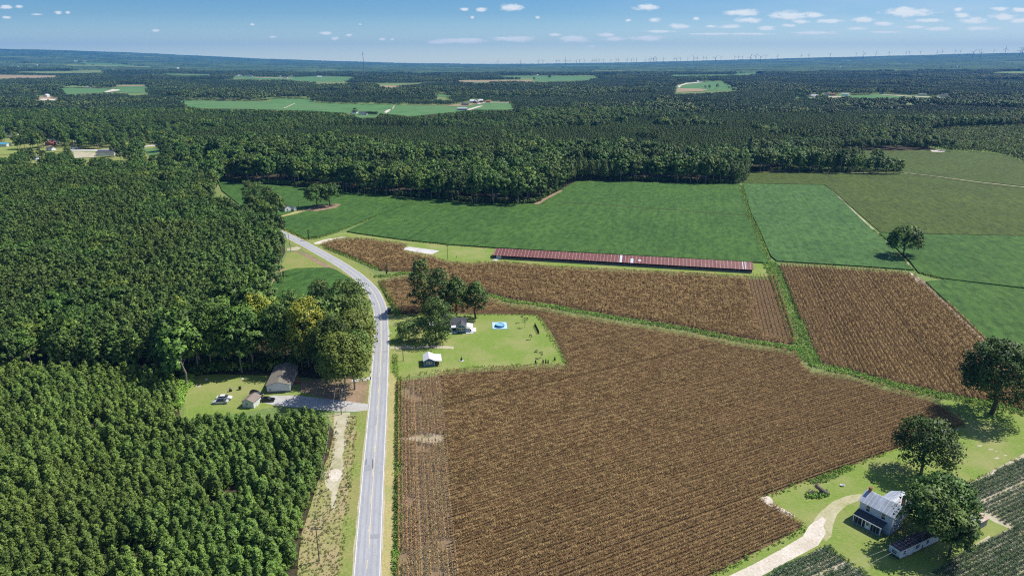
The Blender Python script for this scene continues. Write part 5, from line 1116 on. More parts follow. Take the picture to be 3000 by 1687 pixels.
def rusty(name, base, rust, pale, seam=0.76, patch=0.52, bpos=0.0):
    """corrugated roofing: pale seams every seam metres (object x), rust patches"""
    m, N, L, b = newmat(name); tc = N.new('ShaderNodeTexCoord'); sp = N.new('ShaderNodeSeparateXYZ'); L.new(tc.outputs['Object'], sp.inputs[0])
    dv = N.new('ShaderNodeMath'); dv.operation = 'DIVIDE'; L.new(sp.outputs['X'], dv.inputs[0]); dv.inputs[1].default_value = seam
    fr = N.new('ShaderNodeMath'); fr.operation = 'FRACT'; L.new(dv.outputs[0], fr.inputs[0])
    fl = N.new('ShaderNodeMath'); fl.operation = 'FLOOR'; L.new(dv.outputs[0], fl.inputs[0])
    wn = N.new('ShaderNodeTexWhiteNoise'); wn.noise_dimensions = '1D'; L.new(fl.outputs[0], wn.inputs['W'])
    n1 = lay(N, L, 0.35, 5, 0.7, coord=tc.outputs['Object']); n2 = lay(N, L, 1.2, 5, 0.7, (1, .35, 1), coord=tc.outputs['Object'])
    col = ramp(N, L, n1, [(0.35, base), (0.62, rust)])
    col = mix(N, L, ramp(N, L, wn.outputs['Value'], [(0.0, (0, 0, 0)), (1.0, (.35, .35, .35))]), col, tuple(x * 0.6 for x in base))
    sm = N.new('ShaderNodeMath'); sm.operation = 'GREATER_THAN'; L.new(fr.outputs[0], sm.inputs[0]); sm.inputs[1].default_value = 0.84
    ms = N.new('ShaderNodeMath'); ms.operation = 'MULTIPLY'; L.new(sm.outputs[0], ms.inputs[0]); L.new(ramp(N, L, n2, [(0.38, (0.15, 0.15, 0.15)), (0.55, (0.85, 0.85, 0.85))]), ms.inputs[1])
    col = mix(N, L, ms.outputs[0], col, pale)
    col = mix(N, L, ramp(N, L, n2, [(patch + .10, (0, 0, 0)), (patch + 0.17, (.8, .8, .8))]), col, pale)
    L.new(col, b.inputs['Base Color']); b.inputs['Roughness'].default_value = 0.6
    bump(N, L, b, fr.outputs[0], 0.3, 0.05); return m
M['red_roof'] = rusty('red_painted_metal', (0.20, 0.052, 0.050), (0.25, 0.095, 0.072), (0.44, 0.34, 0.31), 1.9, 0.57)
M['streak_metal'] = rusty('streaked_metal_roof', (0.48, 0.54, 0.62), (0.36, 0.37, 0.41), (0.66, 0.71, 0.77), 0.9, 0.5)
M['rust_roof'] = rusty('rust_streaked_roof', (0.085, 0.045, 0.045), (0.15, 0.075, 0.06), (0.42, 0.40, 0.42), 1.1, 0.56)
M['orange_rust'] = rusty('orange_rust_roof', (0.42, 0.25, 0.18), (0.50, 0.33, 0.25), (0.60, 0.50, 0.45), 0.8, 0.5)

def walls_mb(x0, x1, y0, y1, h, rise_, axis):
    mb = MB(); z0 = -0.05
    if axis == 'y':
        xm = (x0 + x1) / 2
        mb.quad((x0, y0, z0), (x1, y0, z0), (x1, y0, h), (xm, y0, h + rise_), (x0, y0, h)); mb.quad((x1, y1, z0), (x0, y1, z0), (x0, y1, h), (xm, y1, h + rise_), (x1, y1, h))
        mb.quad((x0, y1, z0), (x0, y0, z0), (x0, y0, h), (x0, y1, h)); mb.quad((x1, y0, z0), (x1, y1, z0), (x1, y1, h), (x1, y0, h))
    else:
        ym = (y0 + y1) / 2
        mb.quad((x0, y1, z0), (x0, y0, z0), (x0, y0, h), (x0, ym, h + rise_), (x0, y1, h)); mb.quad((x1, y0, z0), (x1, y1, z0), (x1, y1, h), (x1, ym, h + rise_), (x1, y0, h))
        mb.quad((x0, y0, z0), (x1, y0, z0), (x1, y0, h), (x0, y0, h)); mb.quad((x1, y1, z0), (x0, y1, z0), (x0, y1, h), (x1, y1, h))
    return mb
def roof_mb(x0, x1, y0, y1, h, rise_, axis, o=0.35, t=0.12):
    mb = MB()
    if axis == 'y':
        xm = (x0 + x1) / 2; s = rise_ / (xm - x0); a0, a1 = y0 - o, y1 + o; e = h - s * o
        mb.prism([(x0 - o, e + .02), (xm, h + rise_ + .02), (x1 + o, e + .02), (x1 + o, e + .02 + t), (xm, h + rise_ + .02 + t), (x0 - o, e + .02 + t)], a0, a1, 'y')
    else:
        ym = (y0 + y1) / 2; s = rise_ / (ym - y0); e = h - s * o
        mb.prism([(y0 - o, e + .02), (ym, h + rise_ + .02), (y1 + o, e + .02), (y1 + o, e + .02 + t), (ym, h + rise_ + .02 + t), (y0 - o, e + .02 + t)], x0 - o, x1 + o, 'x')
    return mb
def opening(root, kind, side, a, z, w, h, dims, fm, pm, frame=0.10):
    """a window or door proud of a wall; side f/b/l/r of the box dims=(x0,x1,y0,y1)"""
    x0, x1, y0, y1 = dims
    def bx(mb, p0, p1, q0, q1, d0, d1):
        if side == 'f': mb.box(p0, p1, y0 - d1, y0 - d0, q0, q1)
        if side == 'b': mb.box(p0, p1, y1 + d0, y1 + d1, q0, q1)
        if side == 'l': mb.box(x0 - d1, x0 - d0, p0, p1, q0, q1)
        if side == 'r': mb.box(x1 + d0, x1 + d1, p0, p1, q0, q1)
    mb = MB(); bx(mb, a - frame, a, z, z + h, .002, .07); bx(mb, a + w, a + w + frame, z, z + h, .002, .07); bx(mb, a - frame, a + w + frame, z + h, z + h + frame, .002, .07); bx(mb, a - frame, a + w + frame, z - frame, z, .002, .09)
    if kind == 'window': bx(mb, a, a + w, z + h / 2 - .03, z + h / 2 + .03, .002, .06)
    f = mb.build(kind, fm, root); mb = MB(); bx(mb, a, a + w, z, z + h, .002, .03); mb.build('pane' if kind == 'window' else 'door_panel', pm, f)
def frame_of(pa, pb):
    a, b = G(*pa), G(*pb); d = b - a; return a, math.atan2(d.y, d.x), d.length
def house(name, label, cat, pa, pb, depth, h, rise_, axis, wall, roof, wins=(), doors=(), over=0.35, length=None, chim=None, trim='trim', z=0.0):
    a, rz, L_ = frame_of(pa, pb); L_ = length or L_; a.z += z
    t = empty(name, a, rz); tag(t, label, cat)
    walls_mb(0, L_, 0, depth, h, rise_, axis).build('wall', M[wall], t); rf = roof_mb(0, L_, 0, depth, h, rise_, axis, over).build('roof', M[roof], t)
    for (s, p, zz, w, hh) in wins: opening(t, 'window', s, p, zz, w, hh, (0, L_, 0, depth), M[trim], M['glass'])
    for (s, p, w, hh) in doors: opening(t, 'door', s, p, 0.15, w, hh, (0, L_, 0, depth), M[trim], M['white_wall'])
    if chim: mb = MB(); x, y, hh = chim; mb.box(x - .35, x + .35, y - .3, y + .3, h, h + rise_ + hh); mb.box(x - .42, x + .42, y - .37, y + .37, h + rise_ + hh, h + rise_ + hh + .12); mb.build('chimney', M['brick'], t)
    return t, L_
def gable_px(w, d): return w, d

# red roofed poultry barn
def barn():
    a, rz, L_ = frame_of((1448, 757), (2203, 800)); t = empty('poultry_barn', a, rz); tag(t, 'very long low barn with a faded red metal roof beside the soybeans', 'barn')
    W, h, rs = 11.5, 2.1, 2.15
    mb = MB(); mb.box(0, L_, 0, 0.15, -.05, 0.75); mb.box(0, L_, W - .15, W, -.05, h); mb.box(0, .15, .15, W - .15, -.05, h + .0); mb.box(L_ - .15, L_, .15, W - .15, -.05, h)
    mb.quad((0, 0, h), (0, W, h), (0, W / 2, h + rs - .05)); mb.quad((L_, W, h), (L_, 0, h), (L_, W / 2, h + rs - .05)); mb.build('wall', M['block'], t)
    mb = MB(); mb.box(0.2, L_ - .2, .35, .4, .75, h); mb.build('eave_shade', M['dark'], t)  # near-black sheet paints in the shade below the front eave
    n = int(L_ / 3.1)
    mb = MB()
    for k in range(n + 1):
        x = k * (L_ - .2) / n; mb.box(x, x + .2, -.02, .2, .75, h)
    mb.build('post_row', M['pole_wood'], t)
    roof_mb(0, L_, 0, W, h, rs, 'x', 0.6, 0.1).build('roof', M['red_roof'], t)
    for s, (xa, xb, f0, f1, mt) in enumerate([(.503, .512, .02, .98, 'white_metal'), (.545, .556, .02, .6, 'white_metal'), (.575, .585, .3, .5, 'white_metal'), (.965, .968, 0.02, .98, 'white_metal'), (.974, .977, 0.02, .98, 'white_metal')]):
        mb = MB(); sl = rs / (W / 2); ya, yb = -.6 + (W / 2 + .6) * f0, -.6 + (W / 2 + .6) * f1
        za = h + sl * ya + .13; zb = h + sl * yb + .13; mb.quad((xa * L_, ya, za), (xb * L_, ya, za), (xb * L_, yb, zb), (xa * L_, yb, zb)); mb.build('roof_patch', M[mt], t)
    mb = MB(); mb.box(1.2, 4.0, -.06, -.01, 0, 1.9); mb.build('door', M['old_white'], t)
barn()

# grey roofed manufactured house on the left lot
t, L_ = house('manufactured_house', 'white sided house with a brown grey shingled gable roof on the left lawn', 'house', (783, 1151), (850.5, 1147.6), 15.0, 2.75, 1.15, 'y', 'white_wall', 'shingle',
              wins=[('r', 1.5, 1.1, .9, 1.3), ('r', 4.0, 1.1, .9, 1.3), ('r', 8.6, 1.1, .9, 1.3), ('r', 11.4, 1.1, .9, 1.3), ('l', 3, 1.1, .9, 1.3), ('l', 9, 1.1, .9, 1.3)], doors=[('r', 6.3, 1.0, 2.1)])
mb = MB(); mb.box(-.03, L_ + .03, -.03, 15.03, -.05, 0.55); mb.build('foundation', M['block'], t)
mb = MB(); mb.box(.9, 1.25, -.35, -.03, .55, 1.4); mb.build('meter_box', M['steel'], t)
mb = MB(); mb.box(L_ + .05, L_ + 1.9, 5.8, 7.8, .35, .5); mb.box(L_ + 1.9, L_ + 2.5, 6.1, 7.5, .1, .28)
for y in (5.8, 7.72):
    mb.box(L_ + .05, L_ + 1.9, y, y + .08, 1.2, 1.3)
    for x in (.1, 1.0, 1.82): mb.box(L_ + x, L_ + x + .08, y, y + .08, -.05, 1.2)
mb.build('steps', M['wood'], t)
t, L_ = house('garden_shed', 'small white shed with a tan shingled roof behind the pine tops', 'shed', (711, 1193), (744, 1196), 4.6, 2.1, 0.9, 'y', 'white_wall', 'tan_shingle', wins=[('f', 1.2, 1.0, .8, .7)], doors=[('r', 1.6, .9, 1.9)], over=.25)

# blue shed with lean-to
t, L_ = house('blue_shed', 'small dark blue shed with a white metal roof and an open side lean-to', 'shed', (1242.5, 1075), (1272.8, 1073), 5.8, 2.3, 0.95, 'y', 'blue_wall', 'white_metal', wins=[('f', 0.95, 1.0, .85, .95), ('f', 1.98, 1.0, .85, .95)], over=.25)
mb = MB(); mb.prism([(L_ + .22, 2.2), (L_ + 2.75, 1.95), (L_ + 2.75, 2.05), (L_ + .22, 2.3)], -.25, 6.05, 'y'); mb.build('lean_to_roof', M['white_metal'], t)
for y in (0.05, 5.7):
    mb = MB(); mb.box(L_ + 2.5, L_ + 2.6, y, y + .1, -.05, 1.97); mb.build('post', M['trim'], t)
for x, in ((-.04,), (L_ - .06,)):
    mb = MB(); mb.box(x, x + .1, -.04, -.002, 0, 2.25); mb.build('corner_trim', M['trim'], t)
sh_a, sh_rz, _ = frame_of((1242.5, 1075), (1272.8, 1073)); wp = empty('wood_stack', sh_a + Vector((math.cos(sh_rz), math.sin(sh_rz), 0)) * (L_ + 1.1) + Vector((-math.sin(sh_rz), math.cos(sh_rz), 0)) * 1.4, sh_rz); tag(wp, 'reddish stacked firewood under the blue shed lean-to', 'firewood')
mb = MB()
for j in range(5):
    for k in range(9): mb.tube((-.6 + k * .15 + (j % 2) * .07, -.5, .1 + j * .16), (-.6 + k * .15 + (j % 2) * .07, .9, .1 + j * .16), .075, .075, 7)
mb.build('log_stack', M['wood'], wp)

# blue house: main block, front wing, two porches
def blue_house():
    a, rz, W = frame_of((1339, 977), (1364.8, 976.5)); t = empty('blue_house', a, rz); tag(t, 'blue cottage with a dark patchy shingled roof and white porches', 'house')
    h = 2.7
    walls_mb(0, W, 0, 5.0, h, 1.35, 'y').build('wall', M['blue_wall'], t); walls_mb(-8.2, W - .02, 3.2, 9.4, h - .02, 1.75, 'x').build('wall', M['blue_wall'], t)
    roof_mb(0, W, 0.1, 6.2, h, 1.35, 'y', .3).build('roof', M['dark_shingle'], t); roof_mb(-8.2, W, 3.2, 9.4, h + .02, 1.75, 'x', .32).build('roof', M['dark_shingle'], t)
    mb = MB(); mb.box(-.3, W + .3, -.24, -.2, h - .2, h - .05); mb.prism([(-.34, h - .25), (W / 2, h + 1.4), (W + .34, h - .25), (W + .34, h - .08), (W / 2, h + 1.56), (-.34, h - .08)], -.26, -.2, 'y'); mb.build('gable_trim', M['trim'], t)
    for x in (0.95, 2.0): opening(t, 'window', 'f', x, 1.15, .8, 1.1, (0, W, 0, 5), M['trim'], M['glass'])
    mb = MB(); mb.tube((W / 2, -.08, h + .55), (W / 2, -.002, h + .55), .22, .22, 10); mb.build('gable_vent', M['trim'], t)
    for x in (-.03, W - .07):
        mb = MB(); mb.box(x, x + .1, -.04, -.002, 0, h - .1); mb.build('corner_trim', M['trim'], t)
    # left porch
    mb = MB(); mb.prism([(0.9, 2.15), (3.2, 2.45), (3.2, 2.55), (0.9, 2.25)], -2.4, -.32, 'x'); mb.build('porch_roof', M['white_metal'], t)
    mb = MB(); mb.box(-2.4, -.05, .9, 3.15, -.05, .35); mb.build('porch_floor', M['trim'], t)
    for x in (-2.35, -.45):
        mb = MB(); mb.box(x, x + .1, 1.0, 1.1, .35, 2.18); mb.build('post', M['trim'], t)
    opening(t, 'window', 'f', -1.9, 1.2, .8, 1.0, (-8.2, W, 3.2, 9.4), M['trim'], M['glass'])
    mb = MB(); mb.box(-3.1, -.3, -.1, .7, -.05, .22); mb.build('steps', M['trim'], t)
    # right porch and deck
    mb = MB(); mb.prism([(W + .32, 2.55), (W + 2.9, 2.15), (W + 2.9, 2.25), (W + .32, 2.65)], 0.6, 5.2, 'y'); mb.build('porch_roof', M['white_metal'], t)
    mb = MB(); mb.box(W + .05, W + 4.1, .6, 5.2, -.05, .4); mb.build('deck', M['trim'], t)
    for x, y in ((W + 2.75, .7), (W + 2.75, 5.0)):
        mb = MB(); mb.box(x, x + .1, y, y + .1, .4, 2.2); mb.build('post', M['trim'], t)
    mb = MB(); mb.box(W + .1, W + 2.9, -.5, .5, -.05, .25); mb.build('steps', M['trim'], t)
    mb = MB(); mb.box(-4.6, -4.0, 6.0, 6.6, h, h + 2.4); mb.build('chimney', M['brick'], t)
    b = empty('potted_shrub', a + Vector((.9, -.4, 0))); tag(b, 'small pale shrub against the blue gable wall', 'shrub'); link('foliage', leaf_mesh('shrub_leaves', [(0, 0, .4, .4), (.3, 0, .3, .3), (-.3, 0, .35, .35)], 20, .12, M['scrub'], rs=R_(5)), b)
blue_house()
house('white_roofed_shed', 'white metal roofed outbuilding glimpsed behind the pine by the blue house', 'outbuilding', (1288, 944), (1311, 944), 5.0, 2.4, 1.1, 'y', 'white_wall', 'white_metal', over=.2, doors=[('f', 1.0, 1.0, 2.0)])
house('white_roofed_carport', 'low pale building seen through the pine trunk by the blue house', 'outbuilding', (1258, 966), (1288, 966), 4.0, 2.2, 0.7, 'x', 'blue_wall', 'white_metal', over=.2, wins=[('f', .6, 1.0, .8, .8)])
house('hidden_house', 'pale house mostly hidden by the roadside trees', 'house', (905, 952), (962, 950), 8, 2.7, 1.4, 'x', 'white_wall', 'white_metal', wins=[('f', 1.5, 1.0, 1, 1.2), ('f', 5, 1.0, 1, 1.2)])
sheet('hidden_lawn', [(860, 945), (1070, 940), (1080, 1010), (860, 1015)], M['lawn'], 0.05)

# old white farmhouse, lower right
def old_house():
    a, rz, L_ = frame_of((2511, 1519), (2606, 1569)); t = empty('old_farmhouse', a, rz); tag(t, 'old two storey white farmhouse with a streaked metal roof and screened porch', 'house')
    D, h, rs = 5.6, 5.3, 1.7
    walls_mb(0, L_, 0, D, h, rs, 'x').build('wall', M['old_white'], t); roof_mb(0, L_, 0, D, h, rs, 'x', .35, .08).build('roof', M['streak_metal'], t)
    for x in (1.6, 5.2, 9.0):
        if x < L_ - 1: opening(t, 'window', 'f', x, 3.4, .85, 1.45, (0, L_, 0, D), M['trim'], M['glass'])
    for y in (1.2, 3.6): opening(t, 'window', 'r', y, 3.3, .8, 1.4, (0, L_, 0, D), M['trim'], M['glass']); opening(t, 'window', 'r', y, 1.0, .8, 1.4, (0, L_, 0, D), M['trim'], M['glass'])
    mb = MB(); mb.box(.25, .85, D / 2 - .3, D / 2 + .3, h + rs - .4, h + rs + .9); mb.box(.18, .92, D / 2 - .37, D / 2 + .37, h + rs + .9, h + rs + 1.05); mb.build('chimney', M['brick'], t)
    mb = MB(); mb.box(L_ - 1.8, L_ - 1.2, D + 2.1, D + 2.7, 3, h + 1.3); mb.build('chimney', M['brick'], t)
    # porch
    pl = L_ * .84; mb = MB(); mb.prism([(-2.35, 2.35), (-.01, 2.95), (-.01, 3.03), (-2.35, 2.43)], -.1, pl + .2, 'x'); mb.build('porch_roof', M['dark_shingle'], t)
    mb = MB(); mb.box(-.1, pl + .2, -2.42, -2.36, 2.25, 2.44); mb.build('porch_beam', M['trim'], t)
    mb = MB(); mb.box(0, pl, -2.2, -.02, -.05, .4); mb.build('porch_floor', M['grey_wall'], t)
    for x in (0, pl * .32, pl * .44, pl * .62, pl - .16):
        mb = MB(); mb.box(x, x + .16, -2.26, -2.1, .4, 2.38); mb.build('post', M['trim'], t)
    for k in range(9):
        x = .45 + k * (pl - .8) / 8
        if abs(x - pl * .41) > .9: mb = MB(); mb.box(x, x + .05, -2.2, -2.15, .4, 2.38); mb.build('screen_post', M['old_white'], t)
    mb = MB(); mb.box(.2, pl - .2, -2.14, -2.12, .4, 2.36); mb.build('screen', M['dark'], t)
    mb = MB(); mb.box(pl * .46, pl * .46 + .95, -2.30, -2.22, .35, 2.3); f = mb.build('door', M['trim'], t); mb = MB(); mb.box(pl * .46 + .18, pl * .46 + .77, -2.33, -2.305, 1.25, 2.1); mb.build('pane', M['glass'], f)
    # rear wing
    walls_mb(L_ - 6.5, L_ - 1.0, D + .02, D + 7.5, 3.0, 1.4, 'y').build('wing_wall', M['old_white'], t); roof_mb(L_ - 6.5, L_ - 1.0, D + .5, D + 7.5, 3.0, 1.4, 'y', .3, .08).build('wing_roof', M['streak_metal'], t)
old_house()
def trailer():
    a, rz, W = frame_of((2595, 1627), (2631, 1642)); b = G(2748, 1587); L_ = (b - G(2631, 1642)).length
    a0 = G(2631, 1642); d = b - a0; t = empty('mobile_home', a0, math.atan2(d.y, d.x)); tag(t, 'narrow derelict white trailer with a rust striped flat roof', 'mobile home')
    h = 2.55
    mb = MB(); mb.prism([(0.5, .45), (0, 1.1), (0, h - .1), (L_, h - .1), (L_, .35), (0.6, .35)], 0, W, 'y'); mb.build('body', M['old_white'], t)
    mb = MB(); mb.box(-.06, L_ + .06, -.06, W + .06, h - .09, h + .02); mb.build('roof', M['rust_roof'], t)
    mb = MB(); mb.box(-.14, -.07, -.06, W + .06, h - .2, h + .06); mb.build('roof_edge', M['trim'], t)
    for x, w in ((1.3, .8), (5.4, 1.5), (9.2, 1.0)): opening(t, 'window', 'f', x, 1.2, w, .95, (0, L_, 0, W), M['trim'], M['glass'])
    opening(t, 'window', 'l', .6, 1.25, W - 1.3, .75, (0, L_, 0, W), M['trim'], M['glass']); opening(t, 'door', 'f', 3.4, .45, .8, 1.8, (0, L_, 0, W), M['trim'], M['old_white'])
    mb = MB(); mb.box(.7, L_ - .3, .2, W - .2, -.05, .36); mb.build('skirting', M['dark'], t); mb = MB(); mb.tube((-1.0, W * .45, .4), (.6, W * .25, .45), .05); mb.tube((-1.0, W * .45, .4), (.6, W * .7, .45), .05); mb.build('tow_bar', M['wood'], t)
trailer()
house('weathered_outbuilding', 'grey board outbuilding with a pale metal roof, left of a joined pair', 'outbuilding', (2834, 1565), (2868, 1551), 4.2, 2.5, 1.0, 'y', 'grey_wall', 'streak_metal', over=.2, doors=[('f', 1.2, .9, 1.8)])
house('weathered_outbuilding', 'low grey board lean-to with an orange rusty roof, right of a joined pair', 'outbuilding', (2869, 1550.5), (2890, 1539), 3.6, 2.0, .5, 'x', 'grey_wall', 'orange_rust', over=.15)
house('small_outhouse', 'tiny white roofed hut half hidden behind the wide pine', 'outbuilding', (2740, 1545), (2756, 1538), 2.0, 2.0, .5, 'x', 'grey_wall', 'white_metal', over=.1)

# white farmhouse, upper left
t, L_ = house('white_farmhouse', 'small white farmhouse with a dark roof peeking from the trees above the road', 'house', (835, 623), (857, 619), 9.0, 3.0, 2.0, 'y', 'white_wall', 'dark_shingle', wins=[('f', 1.6, 1.2, 1.2, 1.2)], chim=(2.8, 4, .7))
house('white_hut', 'tiny white hut right of the upper white farmhouse', 'hut', (862, 621), (869, 620), 3, 2.6, 1.2, 'y', 'white_wall', 'white_metal', over=.2)

# village and far farm buildings: (label, left base px, right base px, depth, wall height, rise, axis, wall, roof)
for i, (lb, pa, pb, dp, h, rs, ax, wl, rf) in enumerate(FARB):
    wn = [('f', 1.5, 1.0, 1.0, 1.2)] if pa[1] > 380 else []
    house('distant_house' if 'house' in lb or 'home' in lb or 'bungalow' in lb else 'distant_building', lb, 'house' if 'house' in lb or 'home' in lb or 'bungalow' in lb else 'farm building', pa, pb, dp, h, rs, ax, wl, rf, wins=wn, over=.4, z=0.4)

# ------------------------------------------------------------------ vehicles
def carmats(name, c): return plain(name, c, 0.22, 0.0, var=0.03, spec=0.7)
M['car_white'] = carmats('white_car_paint', (0.78, 0.79, 0.80)); M['car_black'] = carmats('black_car_paint', (0.012, 0.012, 0.014)); M['car_blue'] = carmats('dark_blue_car_paint', (0.02, 0.03, 0.06)); M['car_silver'] = carmats('silver_car_paint', (0.50, 0.54, 0.60)); M['car_grey'] = carmats('grey_truck_paint', (0.10, 0.11, 0.13))
M['rubber'] = plain('tyre_rubber', (0.02, 0.02, 0.02), 0.9); M['lamp'] = plain('lamp_lens', (0.75, 0.75, 0.72), 0.2); M['tail'] = plain('tail_lens', (0.35, 0.02, 0.02), 0.3)
def loft(mb, secs):
    b = len(mb.v); n = len(secs[0])
    for s in secs: mb.v += s
    for i in range(len(secs) - 1):
        for k in range(n): mb.f.append((b + i * n + k, b + i * n + (k + 1) % n, b + (i + 1) * n + (k + 1) % n, b + (i + 1) * n + k)); mb.mi.append(0)
    mb.f.append(tuple(b + k for k in range(n))); mb.mi.append(0); e = b + (len(secs) - 1) * n; mb.f.append(tuple(e + k for k in range(n))[::-1]); mb.mi.append(0)
def car(label, u, v, heading, paint, style='sedan', L_=4.7, W=1.8, cat='car', roofpaint=None, name='parked_car'):
    g = G(u, v); t = empty(name, g, heading); tag(t, label, cat); w = W / 2; s = L_ / 4.7
    H = 1.45 if style == 'sedan' else 1.8
    prof = {'sedan': [(-2.35, .55, .72), (-2.2, .35, .95), (-1.5, .28, 1.02), (0, .28, 1.0), (1.1, .28, .96), (1.9, .32, .86), (2.3, .4, .66), (2.35, .45, .6)],
            'suv': [(-2.35, .5, .95), (-2.25, .35, 1.1), (-1.5, .3, 1.12), (0, .3, 1.1), (1.2, .3, 1.08), (2.1, .35, 1.0), (2.35, .45, .8)],
            'truck': [(-2.6, .55, 1.05), (-2.5, .45, 1.1), (-1.2, .42, 1.1), (0, .42, 1.12), (1.3, .42, 1.12), (2.3, .45, 1.05), (2.5, .5, .85)]}[style]
    def sec(x, z0, z1, ww): return [(x * s, -ww, z0), (x * s, ww, z0), (x * s, ww * 1.0, (z0 + z1) / 2), (x * s, ww * .93, z1), (x * s, -ww * .93, z1), (x * s, -ww, (z0 + z1) / 2)]
    mb = MB(); loft(mb, [sec(x, z0, z1, w * (0.86 if abs(x) > 2.2 else 1)) for x, z0, z1 in prof]); mb.build('body', M[paint], t, smooth=False)
    cab = {'sedan': (-1.75, -1.05, .35, 1.2), 'suv': (-2.2, -1.9, .45, 1.25), 'truck': (-.75, -.6, .75, 1.45)}[style]; zb = 1.0 if style == 'sedan' else 1.1
    mb = MB(); b0, b1, b2, b3 = [c * s for c in cab]
    P = [(b0, -w * .9, zb), (b3, -w * .9, zb - .04), (b3, w * .9, zb - .04), (b0, w * .9, zb), (b1, -w * .72, H), (b2, -w * .72, H), (b2, w * .72, H), (b1, w * .72, H)]
    for f in ((0, 1, 5, 4), (1, 2, 6, 5), (2, 3, 7, 6), (3, 0, 4, 7)): mb.quad(*[P[i] for i in f])
    mb.build('windows', M['glass'], t).name = 'glass'
    mb = MB(); mb.box(b1 - .03, b2 + .03, -w * .74, w * .74, H - .01, H + .05); mb.build('roof', M[roofpaint or paint], t)
    if style == 'truck':
        mb = MB(); mb.box(-2.4 * s, -.85 * s, -w * .75, w * .75, 1.105, 1.125); mb.build('bed', M['dark'], t)
    for x in (-1.45 * s, 1.45 * s):
        for y in (-w + .02, w - .02):
            mb = MB(); mb.tube((x, y - .1, .33), (x, y + .1, .33), .33, .33, 14); o = mb.build('wheel', M['rubber'], t); mb = MB(); mb.tube((x, y - .115, .33), (x, y + .115, .33), .19, .19, 10); mb.build('rim', M['steel'], o)
    for y in (-w * .62, w * .62):
        mb = MB(); mb.box((prof[-1][0] - .02) * s, (prof[-1][0] + .03) * s, y - .18, y + .18, .55 if style == 'sedan' else .75, .66 if style == 'sedan' else .9); mb.build('headlight', M['lamp'], t)
        mb = MB(); mb.box((prof[0][0] - .03) * s, (prof[0][0] + .02) * s, y - .18, y + .18, .66, .80); mb.build('tail_light', M['tail'], t)
    return t
car('white sedan parked on the left lawn above a darker car', 657, 1169, R(4), 'car_white', L_=5.0)
car('silver blue car with a dark roof below the white sedan', 646, 1181, R(186), 'car_silver', L_=5.0, roofpaint='car_blue')
car('black car on the grass beside the small white shed', 752, 1160, R(-22), 'car_black', 'suv', L_=4.8, name='parked_car')
car('black car on the gravel right of the small white shed', 783, 1175, R(3), 'car_black', L_=5.0)
hd = road[min(range(len(road)), key=lambda i: (road[i] - G(1112, 905)).length) + 1] - road[min(range(len(road)), key=lambda i: (road[i] - G(1112, 905)).length) - 1]
car('dark grey pickup truck parked on the road verge by the corn', 1141, 914, math.atan2(hd.y, hd.x), 'car_grey', 'truck', 5.4, 1.95, 'pickup truck', name='pickup_truck')

# ------------------------------------------------------------------ poles and small things
def pole(label, u, vb, vt, arm=0.0, tilt=0.0, light=False, rz=0.0, H=None, name='utility_pole'):
    g = G(u, vb); H = H or solve_h(u, vb, vt); t = empty(name, g, rz); tag(t, label, 'utility pole'); mb = MB(); mb.tube((0, 0, -.3), (tilt, 0, H), .15, .10, 9); mb.build('pole', M['pole_wood'], t)
    if arm:
        mb = MB(); mb.box(tilt - arm / 2, tilt + arm / 2, -.07, .07, H - .75, H - .6); c = mb.build('crossarm', M['pole_wood'], t)
        for x in (-arm / 2 + .1, 0.35, arm / 2 - .1):
            mb = MB(); mb.tube((tilt + x, 0, H - .6), (tilt + x, 0, H - .35), .06, .05, 8); mb.build('insulator', M['steel'], c)
    if light: mb = MB(); mb.tube((tilt, 0, H - .4), (tilt + 1.0, -.3, H - .1), .04); mb.tube((tilt + 1.0, -.3, H - .25), (tilt + 1.0, -.3, H - .05), .18, .1); mb.build('lamp', M['steel'], t)
    return Vector((g.x, g.y, H))
p5 = pole('power pole with a crossarm on the rough strip near the road', 935.7, 1642, 1542, 2.4); p4 = pole('power pole with crossarm and transformer beside the driveway', 1000.3, 1214, 1133, 2.4)
mb = MB(); mb.tube((0, 0, -.3), (0, 0, 6.6), .06); g_ = G(1012, 1206); o = mb.build('service_post', M['steel'], None, g_); tag(o, 'thin grey service post right of the driveway power pole', 'post')
p1 = pole('short wooden pole on the lawn left of the blue shed', 1181.7, 1057.5, 1008.5, light=True); p2 = pole('thin power pole at the corn corner behind the low round tree', 1178.3, 927.6, 884); pole('leaning power pole at the upper road junction', 851.8, 736, 681, tilt=-.5)
pole('pole with a lamp on the grass near the concrete pad', 1311.7, 761, 717, 1.2, light=True); pole('thin pole at the left corn edge by the weedy ditch', 988, 742, 722); pole('wooden pole right of the white farmhouse', 875.7, 613, 586, light=True)
p9 = pole('pole in the shade behind the trailer carrying the service wires', 2757, 1560, 1524, 1.0)
g_ = G(1337, 757); mb = MB(); mb.tube((0, 0, -.1), (0, 0, 2.2), .06); mb.box(-.2, .2, -.1, .1, .5, 1.3); tag(mb.build('feed_post', M['steel'], None, g_), 'short metal post on the grass left of the barn', 'post')
M['wire'] = plain('cable', (0.45, 0.45, 0.45), 0.5)
def wire(label, a, b, sag, r=.018):
    mb = MB(); n = 14; P = [a.lerp(b, k / n) - Vector((0, 0, sag * 4 * (k / n) * (1 - k / n))) for k in range(n + 1)]
    for k in range(n): mb.tube(P[k], P[k + 1], r, r, 5, cap=False)
    tag(mb.build('power_wire', M['wire']), label, 'wire')
off = G(2420, 1760); off.z = 6.5
wire('upper service wire crossing above the trailer', p9 + Vector((.4, 0, -.6)), off + Vector((0, 1.3, 0)), .7); wire('lower service wire crossing above the trailer', p9 + Vector((-.4, 0, -.6)), off + Vector((1.6, -.4, 0)), 1.0)
